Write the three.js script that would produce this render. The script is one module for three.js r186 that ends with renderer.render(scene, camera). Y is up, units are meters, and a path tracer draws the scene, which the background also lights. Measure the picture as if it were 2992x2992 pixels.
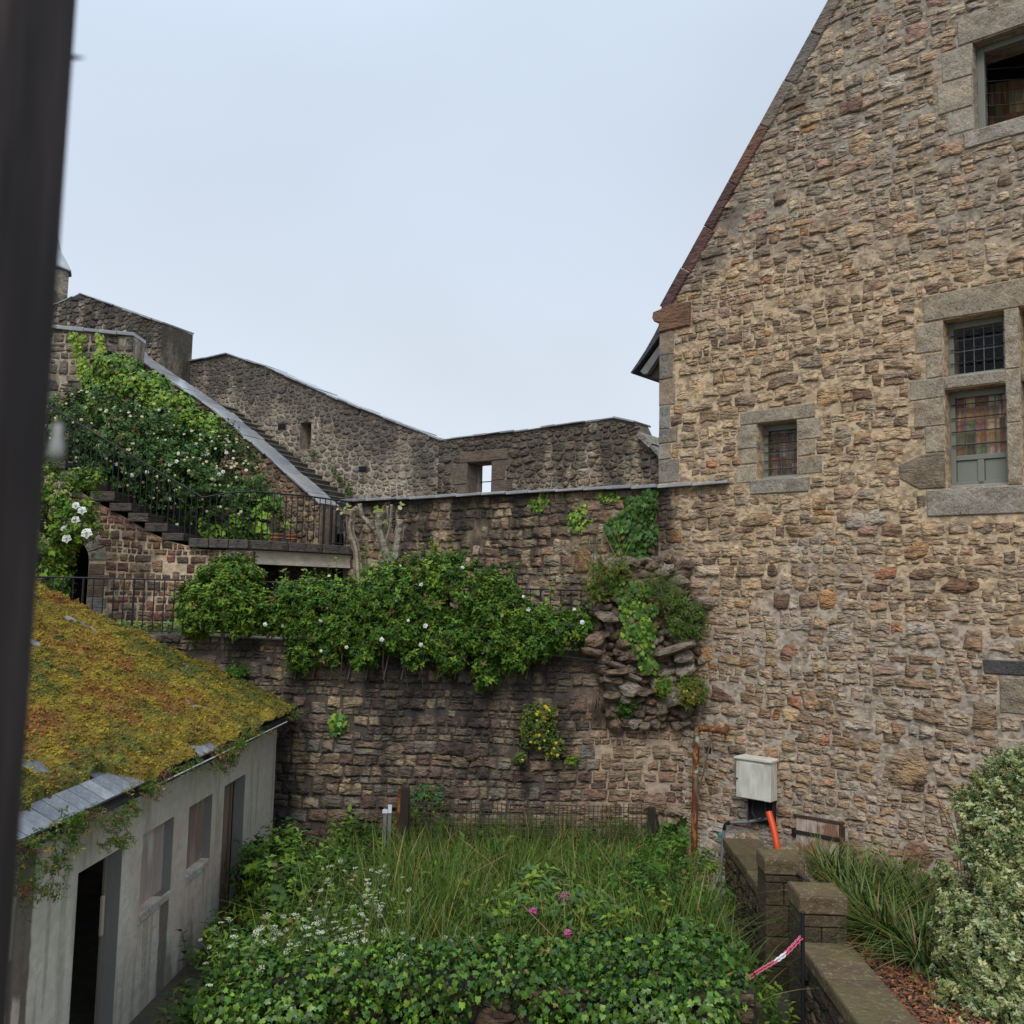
import * as THREE from 'three';
import { mergeGeometries, mergeVertices } from 'three/addons/utils/BufferGeometryUtils.js';
import { RoundedBoxGeometry } from 'three/addons/geometries/RoundedBoxGeometry.js';

// ---------- camera, sky, sun, exposure ----------
const EYE = 4.6, D2R = Math.PI / 180, FOCAL = 2766;            // FOCAL: focal length on a 2992 px wide picture
const scene = new THREE.Scene();
const camera = new THREE.PerspectiveCamera(2 * Math.atan(1496 / FOCAL) / D2R, 1, 0.05, 900);
camera.position.set(0, EYE, 0);
camera.rotation.order = 'YXZ';
camera.rotation.set(5.25 * D2R, 0, 1.3 * D2R);
camera.updateMatrixWorld();
camera.focus = 16; camera.userData.fStop = 5;
const renderer = new THREE.WebGLRenderer({ antialias: true });
renderer.toneMapping = THREE.LinearToneMapping;
renderer.toneMappingExposure = 1.08;
renderer.shadowMap.enabled = true;

const SEED = (s) => () => { s |= 0; s = (s + 0x6d2b79f5) | 0; let t = Math.imul(s ^ (s >>> 15), 1 | s); t = (t + Math.imul(t ^ (t >>> 7), 61 | t)) ^ t; return ((t ^ (t >>> 14)) >>> 0) / 4294967296; };
const hash = (x, y, s) => { let h = Math.imul(x | 0, 374761393) + Math.imul(y | 0, 668265263) + Math.imul(s | 0, 1274126177); h = Math.imul(h ^ (h >>> 13), 1274126177); return ((h ^ (h >>> 16)) >>> 0) / 4294967296; };
function vnoise(x, y, s = 0, px = 0, py = 0) {                   // value noise, periodic where px / py are given
  const ix = Math.floor(x), iy = Math.floor(y), fx = x - ix, fy = y - iy, a = fx * fx * (3 - 2 * fx), b = fy * fy * (3 - 2 * fy);
  const X = (i) => (px ? ((i % px) + px) % px : i), Y = (i) => (py ? ((i % py) + py) % py : i);
  const h = (i, j) => hash(X(ix + i), Y(iy + j), s);
  return (h(0, 0) * (1 - a) + h(1, 0) * a) * (1 - b) + (h(0, 1) * (1 - a) + h(1, 1) * a) * b;
}
function fbm(x, y, s = 0, oct = 4, p = 0) { let v = 0, a = 0.5, t = 0; for (let i = 0; i < oct; i++) { v += a * vnoise(x, y, s + i * 17, p, p); t += a; x *= 2; y *= 2; p *= 2; a *= 0.55; } return v / t; }
const lerp = (a, b, t) => a + (b - a) * t, clamp = (v, a = 0, b = 1) => Math.min(b, Math.max(a, v)), sstep = (a, b, v) => { const t = clamp((v - a) / (b - a)); return t * t * (3 - 2 * t); };
const lin = (c) => { c /= 255; return c <= 0.04045 ? c / 12.92 : ((c + 0.055) / 1.055) ** 2.4; };
const toS = (l) => 255 * (l <= 0.0031308 ? l * 12.92 : 1.055 * clamp(l) ** (1 / 2.4) - 0.055);
const rgb = (r, g, b) => [lin(r), lin(g), lin(b)];
const mix = (a, b, t) => a.map((v, i) => lerp(v, b[i], t));
const pick = (list, r) => list[Math.min(list.length - 1, Math.floor(r * list.length))];

{ // overcast sky: soft pale blue cloud sheet, a little whiter low down, with faint large-scale mottling
  const w = 512, h = 256, d = new Float32Array(w * h * 4);
  for (let j = 0; j < h; j++) for (let i = 0; i < w; i++) {
    const el = ((j + 0.5) / h - 0.5) * Math.PI, az = (i / w) * Math.PI * 2, y = Math.sin(el), c = Math.cos(el);
    const dx = Math.cos(az) * c, dz = Math.sin(az) * c;
    const k = 1 / (Math.max(y, 0) + 0.35), m = 0.6 * (fbm(dx * k * 1.7 + 40, dz * k * 1.7 + 40, 5, 5) - 0.5) + 0.6 * (fbm(dx * k * 0.8 + 10, dz * k * 0.8 + 20, 15, 3) - 0.5);
    const t = sstep(0.0, 0.62, y + m * 0.5);
    const col = mix([0.765, 0.84, 0.935], [0.595, 0.69, 0.825], t);
    const bright = (1 + 0.5 * m) * (1 + 0.9 * sstep(0.45, 1.0, y));
    const g = y < -0.02 ? 0.35 : 1;
    const o = (j * w + i) * 4;
    for (let q = 0; q < 3; q++) d[o + q] = col[q] * bright * g * 0.92;
    d[o + 3] = 1;
  }
  const tx = new THREE.DataTexture(d, w, h, THREE.RGBAFormat, THREE.FloatType);
  tx.mapping = THREE.EquirectangularReflectionMapping; tx.magFilter = tx.minFilter = THREE.LinearFilter; tx.needsUpdate = true;
  scene.background = tx; scene.environment = tx;
}
const sun = new THREE.DirectionalLight(new THREE.Color(1, 0.97, 0.92), 1.5);
sun.position.set(-6, 34, 16); sun.target.position.set(0, 3, -14);
sun.castShadow = true; sun.shadow.radius = 48; sun.shadow.mapSize.set(2048, 2048);
Object.assign(sun.shadow.camera, { left: -22, right: 22, top: 22, bottom: -22, near: 1, far: 90 });
scene.add(sun, sun.target);

// ---------- picture geometry: from a viewing direction to a place on a known surface ----------
const V = (x, y, z) => new THREE.Vector3(x, y, z);
const ray = (px, py) => V((px - 1496) / FOCAL, -(py - 1496) / FOCAL, -1).applyQuaternion(camera.quaternion);
function project(p) { const q = p.clone().sub(camera.position).applyQuaternion(camera.quaternion.clone().invert()); return [1496 - q.x / q.z * FOCAL, 1496 + q.y / q.z * FOCAL, -q.z]; }
class Frame {                                                     // a vertical surface: u runs along it, v is height, n faces out
  constructor(x, z, ux, uz) { const l = Math.hypot(ux, uz); this.o = V(x, 0, z); this.u = V(ux / l, 0, uz / l); this.n = V(-this.u.z, 0, this.u.x); this.turn = Math.atan2(-this.u.z, this.u.x); }
  uv(px, py) { const r = ray(px, py), c = camera.position, t = this.o.clone().sub(c).dot(this.n) / r.dot(this.n), p = c.clone().addScaledVector(r, t); return [p.clone().sub(this.o).dot(this.u), p.y]; }
  at(u, v, d = 0) { return this.o.clone().addScaledVector(this.u, u).addScaledVector(this.n, d).setY(v); }
  place(g) { g.position.copy(this.o); g.rotation.y = this.turn; return g; }
}
const onGround = (px, py, y) => { const r = ray(px, py), t = (y - EYE) / r.y; return V(r.x * t, y, r.z * t); };
const atDepth = (px, py, d) => { const r = ray(px, py), t = d / -r.z; return camera.position.clone().addScaledVector(r, t); };

// ---------- object helpers ----------
const taken = {};
const numbered = (n) => { const k = (taken[n] = (taken[n] ?? -1) + 1); return k ? n + '_' + String(k).padStart(3, '0') : n; };
function tag(o, label, category, group, kind) { o.userData.label = label; o.userData.category = category; if (group) o.userData.group = group; if (kind) o.userData.kind = kind; return o; }
function thing(name, label, category, pos, group) { const g = new THREE.Group(); g.name = numbered(name); scene.add(g); if (pos) g.position.copy(pos); return tag(g, label, category, group); }
function obj(name, geo, mat, parent) { const m = new THREE.Mesh(geo, mat); m.name = parent ? name : numbered(name); m.castShadow = m.receiveShadow = true; (parent || scene).add(m); return m; }
function structure(name, geo, mat, label, category) { const m = obj(name, geo, mat); m.userData.kind = 'structure'; if (label) m.userData.label = label; if (category) m.userData.category = category; return m; }
function mats(count, fill) { const a = []; for (let i = 0; i < count; i++) { const r = fill(i); if (r) a.push(r); } return a; }
function instanced(name, geo, mat, list, parent) {               // list of {m: Matrix4, c: [r,g,b]}
  const im = new THREE.InstancedMesh(geo, mat, list.length), col = new THREE.Color();
  list.forEach((e, i) => { im.setMatrixAt(i, e.m); im.setColorAt(i, col.setRGB(...e.c)); });
  im.name = parent ? name : numbered(name); im.userData.kind = 'stuff'; im.castShadow = im.receiveShadow = true; (parent || scene).add(im); return im;
}
const T = (g, x = 0, y = 0, z = 0, rx = 0, ry = 0, rz = 0) => g.applyMatrix4(new THREE.Matrix4().compose(V(x, y, z), new THREE.Quaternion().setFromEuler(new THREE.Euler(rx, ry, rz)), V(1, 1, 1)));
const box = (w, h, d, x = 0, y = 0, z = 0) => T(new THREE.BoxGeometry(w, h, d), x, y, z);
const rbox = (w, h, d, r, x = 0, y = 0, z = 0) => T(new RoundedBoxGeometry(w, h, d, 2, r), x, y, z);
const UP = V(0, 1, 0);
function bar(a, b, r, n = 6, r2) { const d = b.clone().sub(a), g = new THREE.CylinderGeometry(r2 ?? r, r, d.length(), n); g.applyQuaternion(new THREE.Quaternion().setFromUnitVectors(UP, d.clone().normalize())); const c = a.clone().add(b).multiplyScalar(0.5); return g.translate(c.x, c.y, c.z); }
const tube = (pts, r, n = 6, seg = 24) => new THREE.TubeGeometry(new THREE.CatmullRomCurve3(pts), seg, r, n);
function strip(g) { const q = g.index ? g.toNonIndexed() : g; for (const k of Object.keys(q.attributes)) if (!['position', 'normal', 'uv', 'color'].includes(k)) q.deleteAttribute(k); return q; }
const join = (list) => mergeGeometries(list.map(strip));
function metric(g, s = 1) {                                       // uv in metres from the dominant direction of each corner's normal
  const p = g.attributes.position, n = g.attributes.normal, a = new Float32Array(p.count * 2);
  for (let i = 0; i < p.count; i++) { const nx = Math.abs(n.getX(i)), ny = Math.abs(n.getY(i)), nz = Math.abs(n.getZ(i)), x = p.getX(i), y = p.getY(i), z = p.getZ(i);
    const [U, W] = ny > nx && ny > nz ? [x, z] : nx > nz ? [z, y] : [x, y]; a[i * 2] = U * s; a[i * 2 + 1] = W * s; }
  g.setAttribute('uv', new THREE.BufferAttribute(a, 2)); return g;
}
function paint(g, fn) { const p = g.attributes.position, a = new Float32Array(p.count * 3); for (let i = 0; i < p.count; i++) a.set(fn(p.getX(i), p.getY(i), p.getZ(i), i), i * 3); g.setAttribute('color', new THREE.BufferAttribute(a, 3)); return g; }
// a bevelled prism: outline in (x, y), front face at z = front, back at z = front - depth
function slab(pts, depth, front = 0, bev = 0.008) {
  const s = new THREE.Shape(pts.map((p) => new THREE.Vector2(p[0], p[1])));
  const g = new THREE.ExtrudeGeometry(s, { depth: depth - 2 * bev, bevelEnabled: bev > 0, bevelThickness: bev, bevelSize: bev, bevelOffset: -bev, bevelSegments: 1 });
  g.translate(0, 0, front - depth + bev); return metric(g);
}
const rect = (u0, u1, v0, v1, j = 0, r = null) => { const k = () => (j ? (r() - 0.5) * 2 * j : 0); return [[u0 + k(), v0 + k()], [u1 + k(), v0 + k()], [u1 + k(), v1 + k()], [u0 + k(), v1 + k()]]; };

// ---------- textures ----------
function tex(size, fn, srgb = true, wrap = true, h = size) {
  const d = new Uint8Array(size * h * 4);
  for (let j = 0; j < h; j++) for (let i = 0; i < size; i++) { const c = fn(i / size, j / h), o = (j * size + i) * 4; for (let q = 0; q < 3; q++) d[o + q] = clamp(Math.round(c[q]), 0, 255); d[o + 3] = 255; }
  const t = new THREE.DataTexture(d, size, h, THREE.RGBAFormat); t.magFilter = THREE.LinearFilter; t.minFilter = THREE.LinearMipmapLinearFilter; t.generateMipmaps = true;
  if (srgb) t.colorSpace = THREE.SRGBColorSpace; if (wrap) t.wrapS = t.wrapT = THREE.RepeatWrapping; t.needsUpdate = true; return t;
}
const grey = (v) => [v, v, v];
const pf = (x, y, fx, fy, s, o, k = 0.6) => { let v = 0, am = 0.5, t = 0; for (let i = 0; i < o; i++) { v += am * vnoise(x * fx, y * fy, s + i, fx, fy); t += am; fx *= 2; fy *= 2; am *= k; } return v / t; };
const stoneBump = tex(512, (x, y) => { const r = pf(x, y, 5, 11, 3, 6, 0.66), l = Math.abs(pf(x, y, 4, 9, 31, 5) - 0.5) * 2.2, c = sstep(0.0, 0.07, Math.abs(pf(x, y, 3, 8, 61, 4) - 0.5)); return grey(255 * clamp(0.6 * r + 0.32 * l + 0.16 * c - 0.04)); }, false);
const stoneMap = tex(512, (x, y) => { const a = pf(x, y, 5, 9, 50, 6, 0.7), b = pf(x, y, 64, 90, 70, 2), w = sstep(0.6, 0.7, pf(x, y, 10, 18, 90, 4)), k = sstep(0.58, 0.68, pf(x, y, 9, 20, 120, 5)), o = pf(x, y, 4, 6, 150, 4); let v = 0.22 + 1.05 * a + 0.3 * (b - 0.5); v = v * (1 - 0.5 * k) + 0.2 * w; v = clamp(v, 0.08, 1); return [toS(v * (1 + 0.3 * (o - 0.45))), toS(v), toS(v * (1 - 0.34 * (o - 0.45)))]; });
const graniteMap = tex(512, (x, y) => { const p = (f, s, o) => { let v = 0, am = 0.5, t = 0, q = f; for (let i = 0; i < o; i++) { v += am * vnoise(x * q, y * q, s + i, q, q); t += am; q *= 2; am *= 0.7; } return v / t; }; const f = p(90, 7, 2), a = p(4, 9, 5), s = sstep(0.6, 0.7, p(70, 33, 2)), k = sstep(0.62, 0.7, p(60, 44, 2)); const st = sstep(0.5, 0.66, p(3, 57, 5)), v = (0.34 + 0.72 * a + 0.34 * (f - 0.5) - 0.24 * k + 0.14 * s) * (1 - 0.32 * st); return [toS(v * (1.0 + 0.1 * st)), toS(v), toS(v * (1.0 - 0.12 * st))]; });
const mortarBump = tex(512, (x, y) => { let v = 0, am = 0.5, t = 0, q = 12; for (let i = 0; i < 6; i++) { v += am * vnoise(x * q, y * q, 200 + i, q, q); t += am; q *= 2; am *= 0.72; } return grey(255 * v / t); }, false);
const rep = (t, sx, sy = sx) => { const c = t.clone(); c.repeat.set(sx, sy); c.needsUpdate = true; return c; };
const std = (o) => new THREE.MeshStandardMaterial({ roughness: 0.9, ...o });
const phys = (o) => new THREE.MeshPhysicalMaterial({ roughness: 0.9, ...o });
const M = {
  stone: std({ vertexColors: true, map: stoneMap, bumpMap: stoneBump, bumpScale: 0.075, roughness: 0.92 }),
  granite: std({ color: new THREE.Color().setRGB(0.40, 0.34, 0.28), map: graniteMap, bumpMap: mortarBump, bumpScale: 0.012, roughness: 0.9 }),
  graniteGrey: std({ color: new THREE.Color().setRGB(0.36, 0.33, 0.30), map: graniteMap, bumpMap: mortarBump, bumpScale: 0.012, roughness: 0.9 }),
  iron: std({ color: new THREE.Color().setRGB(0.018, 0.018, 0.022), roughness: 0.55, metalness: 0.3 }),
};
// ---------- rubble masonry ----------
function clip(poly, a, b, c) {                                    // keeps a*x + b*y <= c
  const out = [];
  for (let i = 0; i < poly.length; i++) {
    const p = poly[i], q = poly[(i + 1) % poly.length], dp = a * p[0] + b * p[1] - c, dq = a * q[0] + b * q[1] - c;
    if (dp <= 0) out.push(p);
    if ((dp < 0 && dq > 0) || (dp > 0 && dq < 0)) { const t = dp / (dp - dq); out.push([p[0] + (q[0] - p[0]) * t, p[1] + (q[1] - p[1]) * t]); }
  }
  return out;
}
const topAt = (line, u) => { let i = 0; while (i < line.length - 2 && u > line[i + 1][0]) i++; const [a, b] = [line[i], line[i + 1]]; return [lerp(a[1], b[1], (u - a[0]) / (b[0] - a[0] || 1)), a, b]; };
function layRubble(o) {
  const { u0, u1, bottom, top, holes = [], h = 0.2, aspect = 1.6, jit = 0.25, seed = 1, gap = 0.014, big = 0.06, size } = o;
  const r = SEED(seed), seeds = [], vmax = Math.max(...top.map((p) => p[1]));
  const bigs = o.bigs || [];
  if (o.coursed) {                                                // rough courses: squarish stones in wavering rows, some split, some two courses high
    const j = o.coursed, wob = (u, v) => v + (fbm(u * 0.8, v * 0.5, seed + 3, 3) - 0.5) * h * 0.65, used = [];
    for (let v = bottom - 0.1; v < vmax + 0.2;) {
      const rh = h * (0.65 + 0.75 * r());
      for (let u = u0 - r() * 0.3; u < u1 + 0.2;) {
        const w = Math.max(0.4 * rh, rh * aspect * (0.36 + 1.15 * r() * r() + 0.3 * r())), tall = r() < big ? 1 + 0.85 * r() : 1, k = () => (r() - 0.5) * 2 * j * rh;
        const quad = (x0, x1, f0, f1) => [[x0 + k(), wob(x0, v + rh * f0) + k()], [(x0 + x1) / 2 + k(), wob((x0 + x1) / 2, v + rh * f0) + k() * 0.6], [x1 + k(), wob(x1, v + rh * f0) + k()], [x1 + k(), wob(x1, v + rh * f1) + k()], [(x0 + x1) / 2 + k(), wob((x0 + x1) / 2, v + rh * f1) + k() * 0.6], [x0 + k(), wob(x0, v + rh * f1) + k()]];
        const cu = u + w / 2, cv = v + rh / 2;
        if (!used.some((q) => cu > q[0] && cu < q[1] && cv > q[2] && cv < q[3])) {
          if (tall > 1) used.push([u - w * 0.3, u + w * 1.3, v + rh, v + rh * tall + 0.04]);
          if (tall === 1 && r() < o.split) { const f = 0.35 + 0.3 * r(); seeds.push({ u: cu, v: v + rh * f / 2, w, h: rh * f, quad: quad(u, u + w, 0, f) }, { u: cu, v: v + rh * (1 + f) / 2, w, h: rh * (1 - f), quad: quad(u, u + w, f, 1) }); } else seeds.push({ u: cu, v: cv, w, h: rh, quad: quad(u, u + w, 0, tall) });
        }
        u += w;
      }
      v += rh;
    }
  } else for (let v = bottom - 0.1; v < vmax + 0.2;) {
    const rh = h * (0.7 + 0.65 * r()) * (size ? size(0, v) : 1);
    for (let u = u0 - r() * 0.3; u < u1 + 0.2;) {
      const w = rh * aspect * (0.5 + 1.05 * r() * r() + 0.2 * r());
      const s = r() < 0.13 ? 0.6 : 1;
      const cu = u + w / 2 + (r() - 0.5) * w * 0.2, cv = v + rh / 2 + (r() - 0.5) * rh * jit * 2 + (vnoise(u * 0.8, v * 0.8, seed) - 0.5) * h * 0.9;
      seeds.push({ u: cu, v: cv, w: w * s, h: rh * s });
      if (r() < o.split) seeds.push({ u: cu + (r() - 0.5) * w * 0.5, v: cv + rh * 0.45, w: w * 0.45, h: rh * 0.5 });
      u += w;
    }
    v += rh * 0.96;
  }
  if (!o.coursed) for (let i = 0; i < big * seeds.length; i++) { const k = Math.floor(r() * seeds.length); seeds[k].w *= 1.55; seeds[k].h *= 1.6; seeds[k].big = 1; }
  for (const b of bigs) seeds.push({ u: b[0], v: b[1], w: b[2], h: b[3], big: 2, c: b[4], quad: o.coursed ? [[-0.5, -0.4], [-0.15, -0.52], [0.3, -0.48], [0.52, -0.2], [0.48, 0.3], [0.2, 0.52], [-0.3, 0.46], [-0.5, 0.15]].map(([x, y]) => [b[0] + b[2] * (x + (r() - 0.5) * 0.16), b[1] + b[3] * (y + (r() - 0.5) * 0.16)]) : null });
  const keep = seeds.filter((s, i) => !seeds.some((t, j) => j !== i && t.big && (t.big > (s.big || 0)) && Math.abs(t.u - s.u) < t.w * 0.42 && Math.abs(t.v - s.v) < t.h * 0.42));
  const cell = 0.8, grid = new Map(), key = (a, b) => Math.floor(a / cell) * 4096 + Math.floor(b / cell);
  for (const s of keep) { const k = key(s.u, s.v); if (!grid.has(k)) grid.set(k, []); grid.get(k).push(s); }
  const out = [];
  for (const s of keep) {
    if (s.u < u0 - 0.1 || s.u > u1 + 0.1 || s.v < bottom - 0.15) continue;
    const [tv, ta, tb] = topAt(top, s.u); if (s.v > tv + s.h * 0.2) continue;
    if (holes.some((q) => s.u > q[0] && s.u < q[1] && s.v > q[2] && s.v < q[3])) continue;
    let p = [[s.u - s.w, s.v - s.h], [s.u + s.w, s.v - s.h], [s.u + s.w, s.v + s.h], [s.u - s.w, s.v + s.h]];
    const ax = aspect * 0.85;
    if (s.quad) p = s.quad; else for (let i = -1; i <= 1 && p.length > 2; i++) for (let j = -1; j <= 1; j++) for (const t of grid.get(key(s.u + i * cell, s.v + j * cell)) || []) {
      if (t === s) continue;
      const du = (t.u - s.u) / ax, dv = t.v - s.v, d2 = du * du + dv * dv; if (d2 > 0.6) continue;
      const ws = s.h * s.h * 0.22, wt = t.h * t.h * 0.22, m = 0.5 * clamp(1 + (ws - wt) / d2, 0.35, 1.65);
      p = clip(p, du / ax, dv, du / ax * (s.u + (t.u - s.u) * m) + dv * (s.v + dv * m));
      if (p.length < 3) break;
    }
    if (p.length < 3) continue;
    p = clip(p, 1, 0, u1); p = clip(p, -1, 0, -u0); p = clip(p, 0, -1, -bottom);
    if (p.length > 2) { const nx = -(tb[1] - ta[1]), ny = tb[0] - ta[0]; p = clip(p, nx, ny, nx * ta[0] + ny * ta[1]); }
    for (const q of holes) { if (p.length < 3) break;
      const bx0 = Math.min(...p.map((a) => a[0])), bx1 = Math.max(...p.map((a) => a[0])), by0 = Math.min(...p.map((a) => a[1])), by1 = Math.max(...p.map((a) => a[1]));
      if (bx1 <= q[0] || bx0 >= q[1] || by1 <= q[2] || by0 >= q[3]) continue;
      const d = [[q[0] - s.u, 1, 0, q[0]], [s.u - q[1], -1, 0, -q[1]], [q[2] - s.v, 0, 1, q[2]], [s.v - q[3], 0, -1, -q[3]]].sort((a, b) => b[0] - a[0])[0];
      p = clip(p, d[1], d[2], d[3]);
    }
    if (p.length < 3) continue;
    let A = 0, cx = 0, cy = 0; for (let i = 0; i < p.length; i++) { const [x0, y0] = p[i], [x1, y1] = p[(i + 1) % p.length], c = x0 * y1 - x1 * y0; A += c; cx += (x0 + x1) * c; cy += (y0 + y1) * c; }
    A /= 2; if (Math.abs(A) < 0.0022) continue; cx /= 6 * A; cy /= 6 * A;
    const g = gap * (0.6 + 0.8 * r());
    p = p.map(([x, y]) => { const dx = x - cx, dy = y - cy, l = Math.hypot(dx, dy); const k = Math.max(0.35, 1 - g * 1.25 / l); return [cx + dx * k, cy + dy * k]; });
    out.push({ p, cx, cy, area: Math.abs(A), c: s.c });
  }
  return out;
}
function roundOff(p, r, cut, rough) {                              // corners cut unevenly, outline slightly rough
  const q = [];
  for (let i = 0; i < p.length; i++) { const a = p[i], b = p[(i + 1) % p.length], c = cut * (0.5 + r()), d = cut * (0.5 + r()), l = Math.hypot(b[0] - a[0], b[1] - a[1]); if (l < rough * 0.6) { q.push([(a[0] + b[0]) / 2, (a[1] + b[1]) / 2]); continue; } q.push([lerp(a[0], b[0], c), lerp(a[1], b[1], c)]); if (l > rough * 6) q.push([lerp(a[0], b[0], 0.5), lerp(a[1], b[1], 0.5)]); q.push([lerp(a[0], b[0], 1 - d), lerp(a[1], b[1], 1 - d)]); }
  return q.map(([x, y]) => [x + (r() - 0.5) * rough, y + (r() - 0.5) * rough]);
}
function stoneGeo(s, r, o) {
  const sz = Math.sqrt(s.area), out = roundOff(s.p, r, o.cut ?? 0.16, sz * (o.rough ?? 0.07)), n = out.length, pos = [], idx = [], uv = [], ou = r() * 5, ov = r() * 5;
  const rel = (o.relief ?? 0.03) * (0.35 + 1.0 * r()) * clamp(sz / 0.22, 0.7, 1.5), tx = (r() - 0.5) * 0.22, ty = (r() - 0.5) * 0.3 - 0.04;
  const ring = (k, z, nz) => { for (const [x, y] of out) { const X = s.cx + (x - s.cx) * k, Y = s.cy + (y - s.cy) * k; pos.push(X, Y, z + (z > 0 ? ((X - s.cx) * tx + (Y - s.cy) * ty) : 0) + (r() - 0.5) * nz); uv.push(X + ou, Y + ov); } };
  ring(1, -0.03, 0); ring(0.93, rel * 0.78, rel * 0.55); ring(0.56, rel, rel * 0.8);
  pos.push(s.cx, s.cy, rel * (1 + (r() - 0.3) * 0.4)); uv.push(s.cx + ou, s.cy + ov);
  for (let k = 0; k < 2; k++) for (let i = 0; i < n; i++) { const a = k * n + i, b = k * n + (i + 1) % n; idx.push(a, b, a + n, b, b + n, a + n); }
  for (let i = 0; i < n; i++) idx.push(2 * n + i, 2 * n + (i + 1) % n, 3 * n);
  const g = new THREE.BufferGeometry(); g.setAttribute('position', new THREE.Float32BufferAttribute(pos, 3)); g.setAttribute('uv', new THREE.Float32BufferAttribute(uv, 2)); g.setIndex(idx); g.computeVertexNormals();
  const c = (s.c ? mix(s.c, o.pal(s.cx, s.cy, r), 0.3) : o.pal(s.cx, s.cy, r)).map((v) => v * 1.35), st = o.stain;
  paint(g, (x, y) => { const k = 0.8 + 0.4 * r(), d = st ? st(x, y) : null; const e = c.map((v) => v * k); return d ? mix(e, d.c, d.t) : e; });
  return g;
}
// a wall of rubble: mortar body with openings, the largest stones in view as parts, the rest joined
function rubbleWall(o) {
  const { frame, u0, u1, bottom, top, holes = [], thick = 0.6 } = o;
  const g = o.group || thing(o.name, o.label, o.category, null, o.inGroup); if (!o.group) frame.place(g);
  const sh = new THREE.Shape([[u0, bottom], [u1, bottom], ...top.slice().reverse()].map((p) => new THREE.Vector2(p[0], p[1])));
  for (const q of o.openings || []) sh.holes.push(new THREE.Path((Array.isArray(q[0]) ? q : rect(...q)).map((p) => new THREE.Vector2(p[0], p[1]))));
  const body = new THREE.ExtrudeGeometry(sh, { depth: thick, bevelEnabled: false }); body.translate(0, 0, -thick);
  const vm = Math.max(...top.map((p) => p[1])), p = body.attributes.position, a = new Float32Array(p.count * 2);
  for (let i = 0; i < p.count; i++) { const nn = body.attributes.normal, sx = Math.abs(nn.getX(i)) > 0.5, sy = Math.abs(nn.getY(i)) > 0.5; a[i * 2] = (p.getX(i) + (sx ? p.getZ(i) : 0) - u0) / (u1 - u0); a[i * 2 + 1] = (p.getY(i) + (sy ? p.getZ(i) : 0) - bottom) / (vm - bottom); }
  body.setAttribute('uv', new THREE.BufferAttribute(a, 2));
  const res = o.res || 512, W = u1 - u0, H = vm - bottom;
  const map = tex(res, (x, y) => { const u = u0 + x * W, v = bottom + y * H; let c = o.mort(u, v); const d = o.stain && o.stain(u, v); if (d) c = mix(c, d.c, d.t); const f = fbm(u * 11, v * 15, 77, 5), k = 0.5 + 0.95 * f, ch = o.chips ? sstep(0.52, 0.58, fbm(u * 13, v * 24, 79, 3)) * o.chips : 0; if (ch) c = mix(c, o.chipC, ch); return c.map((q) => toS(q * k)); }, true, false);
  obj('wall', body, std({ map, bumpMap: rep(mortarBump, W / 1.2, H / 1.2), bumpScale: 0.02, roughness: 0.95 }), g);
  const r = SEED((o.seed || 1) * 7 + 3), stones = layRubble(o).map((s) => { const w = frame.at(s.cx, s.cy), q = project(w), inV = q[2] > 0 && q[0] > -30 && q[0] < 3022 && q[1] > -30 && q[1] < 3022; return { ...s, rank: inV && !(o.hidden && o.hidden(s.cx, s.cy)) ? s.area / (q[2] * q[2]) : 0 }; }).sort((x, y) => y.rank - x.rank);
  const most = o.most ?? 300, rest = [];
  stones.forEach((s, i) => { const q = stoneGeo(s, r, { ...o, n: i < most ? (o.n || 10) : (o.nRest || 8) }); if (i < most && s.rank > 0) obj('stone', q, M.stone, g); else rest.push(q); });
  if (rest.length) { const m = obj('rubble_stones', join(rest), M.stone, g); m.userData.kind = 'stuff'; }
  return g;
}
// ---------- surfaces of the place ----------
const G = new Frame(3.0, -16.5, 0.75, 0.66);        // gable wall of the house and the terrace wall in line with it
const B = new Frame(3.0, -16.5, 1, 0);              // retaining wall below the terrace
const A = new Frame(0, -20.5, 1, 0);                // side of the near stair
const FW = new Frame(-4.46, -23, 0.9, 0.44);        // parapet of the far stair
const DW = new Frame(-1.8, -24.16, 0.9, 0.44);      // high wall beside the far stair
const EW = new Frame(2.35, -21, 0.8, 0.6);          // rampart with the loophole
const TERRACE = 3.72, LAND = 5.72;

const tone = (list) => (u, v, r) => { const c = pick(list, r()), k = 0.8 + 0.4 * r(); return c.map((x) => x * k); };
const streak = (u, v, s) => fbm(u * 2.6, v * 0.32, s, 4) * 0.65 + fbm(u * 5, v * 3, s + 9, 4) * 0.35;

// ground: one sheet to the horizon, the terrace, the walkway
const soilMap = tex(512, (x, y) => { let v = 0, am = 0.5, t = 0, q = 6; for (let i = 0; i < 6; i++) { v += am * vnoise(x * q, y * q, 300 + i, q, q); t += am; q *= 2; am *= 0.65; } v /= t; return [toS(0.03 + 0.09 * v), toS(0.026 + 0.075 * v), toS(0.02 + 0.05 * v)]; });
M.soil = std({ map: soilMap, bumpMap: mortarBump, bumpScale: 0.03, roughness: 1 });
{ const g = new THREE.PlaneGeometry(1200, 1200); g.rotateX(-Math.PI / 2); const u = g.attributes.uv; for (let i = 0; i < u.count; i++) u.setXY(i, u.getX(i) * 900, u.getY(i) * 900); const m = structure('ground', g, M.soil); m.position.y = -0.12; }
const flat = (pts, y, th) => { const s = new THREE.Shape(pts.map(([x, z]) => new THREE.Vector2(x, -z))); const g = new THREE.ExtrudeGeometry(s, { depth: th, bevelEnabled: false }); g.rotateX(-Math.PI / 2); g.translate(0, y - th, 0); return metric(g); };
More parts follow.
